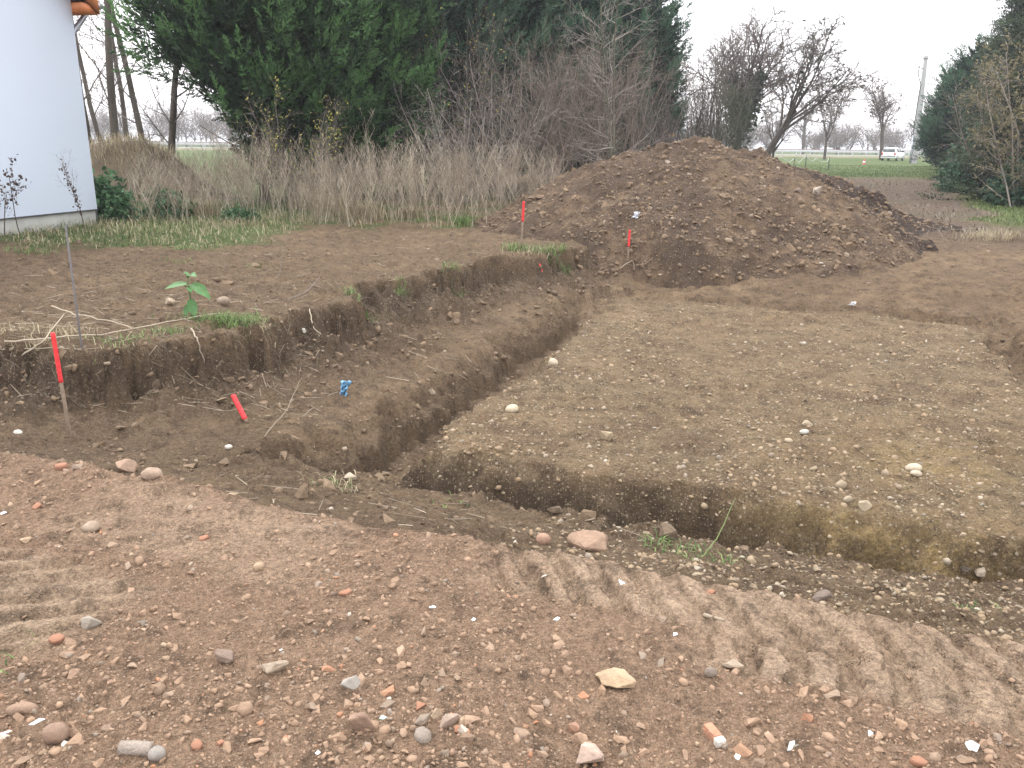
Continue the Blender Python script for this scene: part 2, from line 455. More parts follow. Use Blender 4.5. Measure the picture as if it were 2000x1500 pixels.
def mixrgb(n, l, fac, a, b_):
    mx = n.new("ShaderNodeMix"); mx.data_type = 'RGBA'
    for sock, val in ((0, fac), (6, a), (7, b_)):
        if isinstance(val, (int, float)): mx.inputs[sock].default_value = val
        elif isinstance(val, tuple): mx.inputs[sock].default_value = (*val, 1)
        else: l.new(val, mx.inputs[sock])
    return mx.outputs[2]
def noise_fac(n, l, vec, scale, lo, hi, detail=6, rough=0.6, dist=0.0):
    nz = n.new("ShaderNodeTexNoise"); nz.inputs["Scale"].default_value = scale
    nz.inputs["Detail"].default_value = detail; nz.inputs["Roughness"].default_value = rough
    nz.inputs["Distortion"].default_value = dist
    l.new(vec, nz.inputs["Vector"])
    mr = n.new("ShaderNodeMapRange"); mr.inputs[1].default_value = lo; mr.inputs[2].default_value = hi
    l.new(nz.outputs["Fac"], mr.inputs[0])
    return mr.outputs[0]

C_SOIL = (0.205, 0.141, 0.089)       # brown earth
C_SOIL2 = (0.330, 0.232, 0.142)      # lighter sandy earth
C_DARK = (0.090, 0.063, 0.044)       # moist humus; also the shade painted on the front trench face
C_FILL = (0.430, 0.287, 0.190)       # reddish crushed fill
C_FILL2 = (0.300, 0.195, 0.128)
C_PAD = (0.295, 0.203, 0.115)        # gravelly tan subsoil
C_GREY = (0.170, 0.140, 0.108)
def soil_material(name, mound=False):
    m = bpy.data.materials.new(name); n, l, b = nodes(m)
    b.inputs["Roughness"].default_value = 0.95; b.inputs["Specular IOR Level"].default_value = 0.15
    tc = n.new("ShaderNodeTexCoord"); vec = tc.outputs["Object"]
    big = noise_fac(n, l, vec, 0.9, 0.35, 0.65)
    mid = noise_fac(n, l, vec, 5.0, 0.35, 0.68, 8)
    fine = noise_fac(n, l, vec, 45.0, 0.40, 0.66, 10, 0.78)
    soil = mixrgb(n, l, big, C_SOIL, C_SOIL2)
    soil = mixrgb(n, l, mid, soil, tuple(c * 0.78 for c in C_SOIL))
    at = n.new("ShaderNodeAttribute"); at.attribute_name = "zone"
    sp = n.new("ShaderNodeSeparateColor"); l.new(at.outputs["Color"], sp.inputs[0])
    at2 = n.new("ShaderNodeAttribute"); at2.attribute_name = "zone_b"
    sp2 = n.new("ShaderNodeSeparateColor"); l.new(at2.outputs["Color"], sp2.inputs[0])
    if not mound:
        padc = mixrgb(n, l, big, C_PAD, (0.170, 0.124, 0.080))
        padc = mixrgb(n, l, mid, padc, (0.31, 0.230, 0.138))
        padc = mixrgb(n, l, noise_fac(n, l, vec, 1.7, 0.46, 0.60, 9, 0.7, 0.5), padc, (0.185, 0.126, 0.078))
        padc = mixrgb(n, l, noise_fac(n, l, vec, 0.8, 0.60, 0.72, 7, 0.7), padc, (0.40, 0.305, 0.165))
        c = mixrgb(n, l, sp.outputs[1], soil, padc)
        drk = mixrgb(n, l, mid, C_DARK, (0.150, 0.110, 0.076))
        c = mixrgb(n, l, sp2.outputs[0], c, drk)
        cm = n.new("ShaderNodeMath"); cm.operation = 'MULTIPLY'; l.new(at.outputs["Alpha"], cm.inputs[0]); l.new(noise_fac(n, l, vec, 4.0, 0.35, 0.6, 8, 0.7), cm.inputs[1])
        c = mixrgb(n, l, cm.outputs[0], c, (0.37, 0.262, 0.120))
        # field of bare soil with weeds residue
        fld = mixrgb(n, l, mid, (0.135, 0.092, 0.070), (0.19, 0.145, 0.105))
        fld = mixrgb(n, l, noise_fac(n, l, vec, 0.35, 0.5, 0.72), fld, (0.125, 0.125, 0.075))
        c = mixrgb(n, l, sp2.outputs[1], c, fld)
        fc = mixrgb(n, l, mid, C_FILL, C_FILL2)
        fc = mixrgb(n, l, big, fc, (0.345, 0.227, 0.150))
        tr = mixrgb(n, l, mid, (0.540, 0.392, 0.272), (0.460, 0.325, 0.220))
        fc = mixrgb(n, l, sp2.outputs[2], fc, tr)
        c = mixrgb(n, l, sp.outputs[0], c, fc)
        gr = mixrgb(n, l, mid, (0.080, 0.140, 0.040), (0.150, 0.175, 0.070))
        gr = mixrgb(n, l, noise_fac(n, l, vec, 0.25, 0.42, 0.62), gr, (0.075, 0.135, 0.035))
        c = mixrgb(n, l, sp.outputs[2], c, gr)
    else:
        c = mixrgb(n, l, noise_fac(n, l, vec, 0.75, 0.46, 0.56, 7, 0.65, 0.8), (0.132, 0.091, 0.064), (0.265, 0.182, 0.114))
        c = mixrgb(n, l, mid, c, (0.120, 0.086, 0.064))
        c = mixrgb(n, l, sp2.outputs[0], c, (0.066, 0.049, 0.042))
    # damp and crumbly patches, dark crumbs, pale grit
    c = mixrgb(n, l, noise_fac(n, l, vec, 7.0, 0.50, 0.60, 12, 0.78), c, mixrgb(n, l, 0.55, c, (0.055, 0.039, 0.028)))
    c = mixrgb(n, l, fine, c, mixrgb(n, l, 0.68, c, (0.040, 0.028, 0.020)))
    inv = n.new("ShaderNodeMath"); inv.operation = 'SUBTRACT'; inv.inputs[0].default_value = 1.0
    l.new(sp.outputs[2], inv.inputs[1])
    def spots(scale, share, size, col_a, col_b, amount, mask):
        vo = n.new("ShaderNodeTexVoronoi"); vo.inputs["Scale"].default_value = scale; l.new(vec, vo.inputs["Vector"])
        sv = n.new("ShaderNodeSeparateColor"); l.new(vo.outputs["Color"], sv.inputs[0])
        g1 = n.new("ShaderNodeMath"); g1.operation = 'GREATER_THAN'; g1.inputs[1].default_value = 1 - share; l.new(sv.outputs[0], g1.inputs[0])
        g2 = n.new("ShaderNodeMapRange"); g2.inputs[1].default_value = size; g2.inputs[2].default_value = size * 0.75; l.new(vo.outputs["Distance"], g2.inputs[0])
        m1 = n.new("ShaderNodeMath"); m1.operation = 'MULTIPLY'; l.new(g1.outputs[0], m1.inputs[0]); l.new(g2.outputs[0], m1.inputs[1])
        m2 = n.new("ShaderNodeMath"); m2.operation = 'MULTIPLY'; l.new(m1.outputs[0], m2.inputs[0]); m2.inputs[1].default_value = amount
        m3 = n.new("ShaderNodeMath"); m3.operation = 'MULTIPLY'; l.new(m2.outputs[0], m3.inputs[0]); l.new(mask, m3.inputs[1])
        return m3.outputs[0], mixrgb(n, l, sv.outputs[1], col_a, col_b), vo
    f, cc_, vo = spots(130.0, 0.06, 0.5, (0.30, 0.23, 0.16), (0.46, 0.38, 0.28), 0.6, inv.outputs[0])
    c = mixrgb(n, l, f, c, cc_)
    if not mound:
        zm = n.new("ShaderNodeMath"); zm.operation = 'MAXIMUM'; l.new(sp.outputs[1], zm.inputs[0]); l.new(at2.outputs["Alpha"], zm.inputs[1])
        f, cc_, v2 = spots(62.0, 0.30, 0.42, (0.24, 0.18, 0.115), (0.44, 0.36, 0.25), 0.6, zm.outputs[0]); c = mixrgb(n, l, f, c, cc_)
        f, cc_, v2 = spots(30.0, 0.12, 0.36, (0.30, 0.235, 0.155), (0.50, 0.43, 0.32), 0.75, zm.outputs[0]); c = mixrgb(n, l, f, c, cc_)
        f, cc_, v2 = spots(85.0, 0.30, 0.45, (0.22, 0.15, 0.105), (0.50, 0.36, 0.255), 0.6, sp.outputs[0]); c = mixrgb(n, l, f, c, cc_)
    else:
        f, cc_, v2 = spots(38.0, 0.14, 0.40, (0.16, 0.12, 0.085), (0.36, 0.30, 0.22), 0.7, inv.outputs[0]); c = mixrgb(n, l, f, c, cc_)
    l.new(c, b.inputs["Base Color"])
    # relief finer than the mesh
    h1 = n.new("ShaderNodeTexNoise"); h1.inputs["Scale"].default_value = 34; h1.inputs["Detail"].default_value = 10
    h1.inputs["Roughness"].default_value = 0.72
    l.new(vec, h1.inputs["Vector"])
    bp = n.new("ShaderNodeBump"); bp.inputs["Strength"].default_value = 1.0; bp.inputs["Distance"].default_value = 0.05
    l.new(h1.outputs["Fac"], bp.inputs["Height"])
    bp2 = n.new("ShaderNodeBump"); bp2.inputs["Strength"].default_value = 0.6; bp2.inputs["Distance"].default_value = 0.008
    l.new(vo.outputs["Distance"], bp2.inputs["Height"]); bp2.invert = True
    l.new(bp.outputs[0], bp2.inputs["Normal"]); l.new(bp2.outputs[0], b.inputs["Normal"])
    return m
M_GROUND = soil_material("ground_soil")
M_MOUND = soil_material("mound_soil", True)

def stone_material(name, use_attr):
    m = bpy.data.materials.new(name); n, l, b = nodes(m)
    b.inputs["Roughness"].default_value = 0.85; b.inputs["Specular IOR Level"].default_value = 0.25
    tc = n.new("ShaderNodeTexCoord")
    if use_attr:
        a = n.new("ShaderNodeAttribute"); a.attribute_name = "tone"; c = a.outputs["Color"]
    else:
        a = n.new("ShaderNodeObjectInfo"); c = a.outputs["Color"]
    geo = n.new("ShaderNodeNewGeometry")
    f = noise_fac(n, l, geo.outputs["Position"], 35.0, 0.3, 0.7, 8, 0.7)
    f2 = noise_fac(n, l, geo.outputs["Position"], 130.0, 0.35, 0.7, 4, 0.7)
    dk = n.new("ShaderNodeVectorMath"); dk.operation = 'SCALE'; dk.inputs[3].default_value = 0.66; l.new(c, dk.inputs[0])
    lt = n.new("ShaderNodeVectorMath"); lt.operation = 'SCALE'; lt.inputs[3].default_value = 1.12; l.new(c, lt.inputs[0])
    c1 = mixrgb(n, l, f, lt.outputs[0], dk.outputs[0])
    c1 = mixrgb(n, l, f2, c1, mixrgb(n, l, 0.35, c1, C_SOIL2))
    l.new(c1, b.inputs["Base Color"])
    bp = n.new("ShaderNodeBump"); bp.inputs["Strength"].default_value = 0.6; bp.inputs["Distance"].default_value = 0.012
    h = n.new("ShaderNodeTexNoise"); h.inputs["Scale"].default_value = 70; h.inputs["Detail"].default_value = 8; h.inputs["Roughness"].default_value = 0.7
    l.new(geo.outputs["Position"], h.inputs["Vector"]); l.new(h.outputs["Fac"], bp.inputs["Height"])
    l.new(bp.outputs[0], b.inputs["Normal"])
    return m
M_STONE = stone_material("stone", False)
M_GRAVEL = stone_material("gravel", True)

# ------------------------------------------------------------------ ground sheet (one sheet, finer where it is near)
def build_ground():
    dense = np.linspace(-40, 40, 500)
    rest = np.linspace(41, 319, 110)[1:-1]
    th = np.radians(np.concatenate([dense, rest]))
    rr = np.concatenate([[0.02], np.linspace(0.15, 1.25, 14), np.exp(np.linspace(math.log(1.27), math.log(22), 530)),
                         np.exp(np.linspace(math.log(22.3), math.log(60), 60)), np.exp(np.linspace(math.log(62), math.log(1700), 60))])
    R_, T_ = np.meshgrid(rr, th, indexing='ij')
    x, y = (R_ * np.sin(T_)).ravel(), (R_ * np.cos(T_)).ravel()
    t = terrain(x, y)
    nr, nt = len(rr), len(th)
    i = np.arange(nr - 1)[:, None]; j = np.arange(nt)[None, :]; j2 = (j + 1) % nt
    F = np.stack([i * nt + j, (i + 1) * nt + j, (i + 1) * nt + j2, i * nt + j2], 2).reshape(-1, 4)[:, ::-1]
    me = new_mesh("ground", np.stack([x, y, t["z"]], 1), F, M_GROUND, smooth=True)
    one = np.ones_like(x)
    clay = np.exp(-(((t["p"] - 3.3) / 0.9) ** 2 + ((t["q"] - 0.02) / 0.28) ** 2)) * (1 - t["fill"]) + 0.7 * np.exp(-(((t["p"] - 3.6) / 0.7) ** 2 + ((t["q"] - 1.3) / 0.6) ** 2))
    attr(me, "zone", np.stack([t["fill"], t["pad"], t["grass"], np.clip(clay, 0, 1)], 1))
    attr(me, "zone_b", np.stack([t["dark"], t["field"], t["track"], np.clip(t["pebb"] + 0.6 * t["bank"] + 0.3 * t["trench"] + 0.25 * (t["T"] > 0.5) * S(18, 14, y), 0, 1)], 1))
    return obj("ground", me, kind="structure")
ground = build_ground()

def build_mound():
    xs = np.arange(-3.0, 11.0, 0.028); ys = np.arange(11.8, 22.0, 0.034)
    X, Y = np.meshgrid(xs, ys, indexing='ij'); x, y = X.ravel(), Y.ravel()
    z = mound_z(x, y); g = terrain(x, y)["z"]
    keep = (z > g - 0.06).reshape(len(xs), len(ys))
    i, j = np.meshgrid(np.arange(len(xs) - 1), np.arange(len(ys) - 1), indexing='ij')
    ok = keep[:-1, :-1] & keep[1:, :-1] & keep[1:, 1:] & keep[:-1, 1:]
    i, j = i[ok], j[ok]; ny = len(ys)
    F = np.stack([i * ny + j, (i + 1) * ny + j, (i + 1) * ny + j + 1, i * ny + j + 1], 1)
    used = np.unique(F); remap = -np.ones(len(x), int); remap[used] = np.arange(len(used))
    V = np.stack([x, y, z], 1)[used] - np.array([3.4, 16.4, 0.0])
    me = new_mesh("dirt_mound", V, remap[F], M_MOUND, smooth=True)
    # newer darker load tipped on the right-hand back flank
    xu, yu = x[used], y[used]
    dk = S(-0.25, 0.35, (xu - 4.9) * 0.78 + (yu - 16.6) * 0.62 + 0.4 * fbm(xu, yu, 1.2, 3, seed=70)) * S(12.6, 14.2, yu + (xu - 6.5) * 0.3)
    z0 = np.zeros_like(xu); one = np.ones_like(xu)
    attr(me, "zone", np.stack([z0, z0, z0, one], 1))
    attr(me, "zone_b", np.stack([dk, z0, z0, one], 1))
    o = obj("dirt_mound", me, loc=(3.4, 16.4, 0.0))
    return tag(o, "high heap of dug brown earth with stones beyond the pit", "mound")
mound = build_mound()

# ------------------------------------------------------------------ stones
def hull_rock(seed, n=14, flat=0.7, rough=0.0):
    r = np.random.default_rng(seed)
    pts = r.normal(size=(n, 3)); pts /= np.linalg.norm(pts, axis=1, keepdims=True)
    pts *= (0.8 + 0.35 * r.random((n, 1))); pts *= np.array([1.0, 0.75, flat])
    bm = bmesh.new()
    for p_ in pts: bm.verts.new(p_)
    res = bmesh.ops.convex_hull(bm, input=bm.verts)
    bmesh.ops.delete(bm, geom=[g for g in res["geom_interior"] if isinstance(g, bmesh.types.BMVert)], context='VERTS')
    bmesh.ops.triangulate(bm, faces=bm.faces)
    return bm
def round_rock(seed, sub=2, flat=0.65):
    r = np.random.default_rng(seed)
    bm = bmesh.new(); bmesh.ops.create_icosphere(bm, subdivisions=sub, radius=1.0)
    k = r.normal(size=(4, 3)) * 1.3; ph = r.random(4) * 6
    for v_ in bm.verts:
        c = np.array(v_.co); d_ = 1 + 0.07 * sum(math.sin(k[i] @ c + ph[i]) for i in range(4))
        v_.co = Vector(c * d_ * np.array([1.0, 0.78, flat]))
    return bm
def bm_arrays(bm):
    bm.verts.ensure_lookup_table()
    return np.array([v_.co[:] for v_ in bm.verts]), np.array([[v_.index for v_ in f.verts] for f in bm.faces])
def bm_mesh(name, bm, mat, smooth):
    bm.verts.index_update()
    me = bpy.data.meshes.new(name); bm.to_mesh(me); bm.free()
    me.materials.append(mat)
    for p_ in me.polygons: p_.use_smooth = smooth
    return me
def hero_rock(name, seed, angular=True, flat=0.7):
    """larger stone: hull or cobble, chamfered and roughened"""
    if angular:
        bm = hull_rock(seed, 16, flat)
        bmesh.ops.dissolve_limit(bm, angle_limit=math.radians(14), verts=bm.verts[:], edges=bm.edges[:])
        bmesh.ops.bevel(bm, geom=bm.edges[:], offset=0.07, segments=2, affect='EDGES', profile=0.5)
        bmesh.ops.triangulate(bm, faces=bm.faces)
        bmesh.ops.subdivide_edges(bm, edges=bm.edges[:], cuts=1, use_grid_fill=True)
    else:
        bm = round_rock(seed, 3, flat)
    r = np.random.default_rng(seed + 99); o1, o2 = r.random(2) * 50
    C = np.array([v_.co[:] for v_ in bm.verts])
    nn = perlin(C[:, 0] * 2.3 + o1 + C[:, 2], C[:, 1] * 2.3 + o2 - C[:, 2])
    n2 = perlin(C[:, 0] * 6 + o2 + C[:, 2] * 4, C[:, 1] * 6 + o1 + C[:, 2] * 3)
    C = C * (1 + 0.10 * nn + (0.045 if angular else 0.02) * n2)[:, None]
    for v_, c in zip(bm.verts, C): v_.co = c
    return bm_mesh(name, bm, M_STONE, True if not angular else False)

ANG = [hull_rock(100 + i, 11 + i % 4, 0.55 + 0.1 * (i % 4)) for i in range(7)]
RND = [round_rock(200 + i, 1, 0.45 + 0.09 * (i % 5)) for i in range(7)]
RNDB = [round_rock(300 + i, 2, 0.45 + 0.09 * (i % 5)) for i in range(6)]
TINY_A = [bm_arrays(hull_rock(400 + i, 6, 0.8)) for i in range(6)]
ANG_A = [bm_arrays(b_) for b_ in ANG]; RND_A = [bm_arrays(b_) for b_ in RND]
PIECE = [bm_mesh("stone", b_, M_STONE, False) for b_ in ANG] + [bm_mesh("stone", b_, M_STONE, True) for b_ in RND]

TONES_FILL = np.array([(0.30, 0.20, 0.14), (0.37, 0.25, 0.175), (0.28, 0.21, 0.16), (0.23, 0.20, 0.17), (0.42, 0.32, 0.22),
                       (0.19, 0.135, 0.10), (0.46, 0.21, 0.12), (0.33, 0.22, 0.153), (0.35, 0.235, 0.165), (0.62, 0.57, 0.50)])
W_FILL = np.array([5, 5, 4, 3, 1.6, 3, 0.9, 5, 4, 0.35])
TONES_PAD = np.array([(0.33, 0.27, 0.19), (0.27, 0.215, 0.15), (0.38, 0.33, 0.255), (0.23, 0.20, 0.16), (0.46, 0.42, 0.35),
                      (0.20, 0.155, 0.11), (0.26, 0.23, 0.19)])
W_PAD = np.array([5, 5, 3.5, 3, 1.6, 4, 3])
TONES_SOIL = np.array([(0.13, 0.095, 0.07), (0.16, 0.118, 0.085), (0.105, 0.078, 0.06), (0.21, 0.165, 0.12), (0.30, 0.25, 0.19), (0.42, 0.38, 0.32)])
W_SOIL = np.array([5, 5, 5, 2, 1.2, 0.5])
def pick(t, w, n):
    c = t[rng.choice(len(t), n, p=w / w.sum())] * (0.85 + 0.3 * rng.random((n, 1)))
    dust = {id(TONES_FILL): C_FILL2, id(TONES_PAD): C_PAD}.get(id(t), C_SOIL)      # most stones carry the soil they lie in
    k_ = rng.random((n, 1)) * 0.75
    return c * (1 - k_) + np.array(dust) * 1.1 * k_

def rand_rot(n, tilt=0.5):
    a = rng.random(n) * 2 * np.pi; tx = (rng.random(n) - 0.5) * 2 * tilt; ty = (rng.random(n) - 0.5) * 2 * tilt
    Rm = np.empty((n, 3, 3))
    ca, sa, cx, sx, cy, sy = np.cos(a), np.sin(a), np.cos(tx), np.sin(tx), np.cos(ty), np.sin(ty)
    Rz = np.zeros((n, 3, 3)); Rz[:, 0, 0] = ca; Rz[:, 0, 1] = -sa; Rz[:, 1, 0] = sa; Rz[:, 1, 1] = ca; Rz[:, 2, 2] = 1
    Rx = np.zeros((n, 3, 3)); Rx[:, 0, 0] = 1; Rx[:, 1, 1] = cx; Rx[:, 1, 2] = -sx; Rx[:, 2, 1] = sx; Rx[:, 2, 2] = cx
    Ry = np.zeros((n, 3, 3)); Ry[:, 0, 0] = cy; Ry[:, 0, 2] = sy; Ry[:, 1, 1] = 1; Ry[:, 2, 0] = -sy; Ry[:, 2, 2] = cy
    return Rz @ Rx @ Ry

def sizes(n, lo, hi, k=2.2):
    """power-law radii"""
    u_ = rng.random(n); return (lo ** (-k) + u_ * (hi ** (-k) - lo ** (-k))) ** (-1 / k)
ST = dict(pos=[], rad=[], tone=[], ang=[])
def add_stones(x, y, rad, tone, angular):
    ST["pos"].append(np.stack([x, y], 1)); ST["rad"].append(rad); ST["tone"].append(tone)
    ST["ang"].append(rng.random(len(x)) < angular)
def uniform(n, x0, x1, y0, y1): return x0 + rng.random(n) * (x1 - x0), y0 + rng.random(n) * (y1 - y0)
# fill in front
x, y = uniform(80000, -3.2, 3.0, 1.2, 4.3)
t = terrain(x, y, False); p_, q_ = t["p"], t["q"]
clump = fbm(x, y, 0.7, 3, seed=80)
k = (t["fill"] > 0.5) & (rng.random(len(x)) < (0.75 + 0.6 * clump) * (1 - 0.96 * t["track"])) & (np.hypot(x, y) > 1.2)
x, y = x[k], y[k]
dens = 0.45 + 0.9 * S(2.6, 1.8, y)
k = rng.random(len(x)) < dens; x, y = x[k], y[k]
add_stones(x, y, sizes(len(x), 0.0032, 0.030, 1.8), pick(TONES_FILL, W_FILL, len(x)), 0.86)
# pad
x, y = uniform(52000, -1.2, 6.5, 3.6, 13)
t = terrain(x, y, False); cl = fbm(x, y, 0.9, 3, seed=81)
k = (t["pad"] > 0.4) & (rng.random(len(x)) < 0.55 + 0.75 * cl + 0.35 * S(2.5, 0.5, t["q"]))
x, y = x[k], y[k]
add_stones(x, y, sizes(len(x), 0.006, 0.034, 2.3), pick(TONES_PAD, W_PAD, len(x)), 0.35)
# pebbly strip by the trench lip
x, y = uniform(6000, -0.5, 3.6, 2.3, 5)
t = terrain(x, y, False); k = (t["pebb"] > 0.3) & (t["fill"] < 0.3); x, y = x[k], y[k]
add_stones(x, y, sizes(len(x), 0.006, 0.026, 1.9), pick(TONES_PAD, W_PAD, len(x)), 0.3)
# trench walls, bank, terrace, strip
x, y = uniform(42000, -9, 8, 3.2, 15)
t = terrain(x, y, False)
k = (t["fill"] < 0.2) & (t["pad"] < 0.3) & (rng.random(len(x)) < 0.35 + 0.5 * t["bank"] + 0.4 * t["trench"] + 0.3 * fbm(x, y, 1.0, 2, seed=82))
x, y = x[k], y[k]
add_stones(x, y, sizes(len(x), 0.008, 0.040, 2.4), pick(TONES_SOIL, W_SOIL, len(x)), 0.7)
# broken clods of earth along the bank, the trench edges and the strip
x, y = uniform(42000, -9, 8, 3.2, 14)
t = terrain(x, y, False)
cl_ = fbm(x, y, 0.6, 3, seed=84)
edge_ = np.exp(-((t["d"] - 0.55) / 0.35) ** 2) * (t["q"] < 7)
k = (t["fill"] < 0.1) & (t["pad"] < 0.3) & (rng.random(len(x)) < 0.9 * t["bank"] * (0.5 + cl_) + 0.30 * edge_ * (0.4 + cl_) + 0.10 * (t["T"] > 0.9) * (cl_ > 0.25) + 0.25 * (t["q"] < -0.8) * (t["q"] > -2.1) * (cl_ > 0.1) * (t["p"] < 1.5))
x, y = x[k], y[k]
C_CLOD = np.array([(0.080, 0.058, 0.042), (0.105, 0.076, 0.054), (0.135, 0.098, 0.068), (0.17, 0.122, 0.082)])
add_stones(x, y, sizes(len(x), 0.014, 0.090, 1.6), pick(C_CLOD, np.array([3, 3, 2, 1.0]), len(x)), 1.0)
x, y = uniform(7000, -2.0, 9.5, 12.2, 19)
k = (mound_z(x, y, False) > terrain(x, y, False)["z"] + 0.02) & (rng.random(len(x)) < 0.3 + 0.9 * fbm(x, y, 0.9, 3, seed=85))
x, y = x[k], y[k]
add_stones(x, y, sizes(len(x), 0.025, 0.10, 1.9), pick(C_CLOD, np.array([3, 3, 2, 1.5]), len(x)), 1.0)
# mound
x, y = uniform(24000, -2.0, 9.5, 12.2, 19)
k = (mound_z(x, y, False) > terrain(x, y, False)["z"] + 0.02) & (rng.random(len(x)) < 0.6 + 0.7 * fbm(x, y, 1.2, 3, seed=83) + 0.5 * S(14.2, 13.0, y))
x, y = x[k], y[k]
add_stones(x, y, sizes(len(x), 0.014, 0.075, 2.3), pick(TONES_SOIL, W_SOIL, len(x)), 0.75)
# field beyond
x, y = uniform(3500, 6, 26, 14, 42)
k = x < 14.0 + (y - 23.5) * 0.457 - 1.5; x, y = x[k], y[k]
add_stones(x, y, sizes(len(x), 0.02, 0.07, 2.4), pick(TONES_SOIL, W_SOIL, len(x)), 0.8)

pos = np.concatenate(ST["pos"]); rad = np.concatenate(ST["rad"]); tone = np.concatenate(ST["tone"]); angl = np.concatenate(ST["ang"])
zz = ground_z(pos[:, 0], pos[:, 1])
P3 = np.column_stack([pos, zz])
# how large each shows in the photograph decides which become pieces of their own
rel = (P3 - np.array([0, 0, CAM_H])) @ RN
depth = -rel[:, 2]; sx_ = rel[:, 0] / np.maximum(depth, 1e-3) * FPX; sy_ = rel[:, 1] / np.maximum(depth, 1e-3) * FPX
appar = np.where((depth > 0.5) & (np.abs(sx_) < 1000) & (np.abs(sy_) < 750), 2 * rad * FPX / np.maximum(depth, 0.5), 0)
order = np.argsort(-appar)
on_mound = (mound_z(pos[:, 0], pos[:, 1]) > terrain(pos[:, 0], pos[:, 1])["z"]) & (pos[:, 1] > 12)
g_ids = [i for i in order if not on_mound[i]][:300]
m_ids = [i for i in order if on_mound[i]][:170]
def place_piece(i, parent, off):
    m = PIECE[int(rng.integers(0, len(ANG)))] if angl[i] else PIECE[len(ANG) + int(rng.integers(0, len(RND)))]
    o = bpy.data.objects.new("stone", m)
    col.objects.link(o); o.parent = parent
    r_ = rad[i]
    o.location = (P3[i, 0] - off[0], P3[i, 1] - off[1], P3[i, 2] - r_ * 0.05 - off[2])
    o.rotation_euler = (random.uniform(-.5, .5), random.uniform(-.5, .5), random.uniform(0, 6.28))
    o.scale = (r_ * random.uniform(.9, 1.3), r_ * random.uniform(.85, 1.15), r_ * random.uniform(.8, 1.2))
    o.color = (*tone[i], 1)
for i in g_ids: place_piece(i, ground, (0, 0, 0))
for i in m_ids: place_piece(i, mound, (3.4, 16.4, 0))
def gravel(name, ids, parent, off):
    ids = np.asarray(ids)
    parts, tn = [], []
    small = appar[ids] < 7.0
    for group, tmpl in ((ids[angl[ids] & ~small], ANG_A), (ids[~angl[ids] & ~small], RND_A), (ids[small], TINY_A)):
        which = rng.integers(0, len(tmpl), len(group))
        for w in range(len(tmpl)):
            g = group[which == w]
            if not len(g): continue
            V, F = tmpl[w]
            Rm = rand_rot(len(g), 0.6) * rad[g][:, None, None] * (0.85 + 0.4 * rng.random((len(g), 1, 3)))
            VV = np.einsum('nij,vj->nvi', Rm, V) + (P3[g] + np.column_stack([np.zeros((len(g), 2)), rad[g] * 0.02]))[:, None, :] - np.array(off)
            FF = F[None] + (np.arange(len(g)) * len(V))[:, None, None]
            parts.append((VV.reshape(-1, 3), FF.reshape(-1, 3)))
            tn.append(np.repeat(tone[g], len(V), axis=0))
    V, F = merge(parts); T_ = np.concatenate(tn)
    me = new_mesh(name, V, F, M_GRAVEL)
    attr(me, "tone", np.column_stack([T_, np.ones(len(T_))]))
    return obj(name, me, parent, kind="stuff")
gs = set(g_ids); msx = set(m_ids)
gravel("gravel", [i for i in range(len(rad)) if not on_mound[i] and i not in gs], ground, (0, 0, 0))
gravel("gravel", [i for i in range(len(rad)) if on_mound[i] and i not in msx], mound, (3.4, 16.4, 0))
print("stones", len(rad))

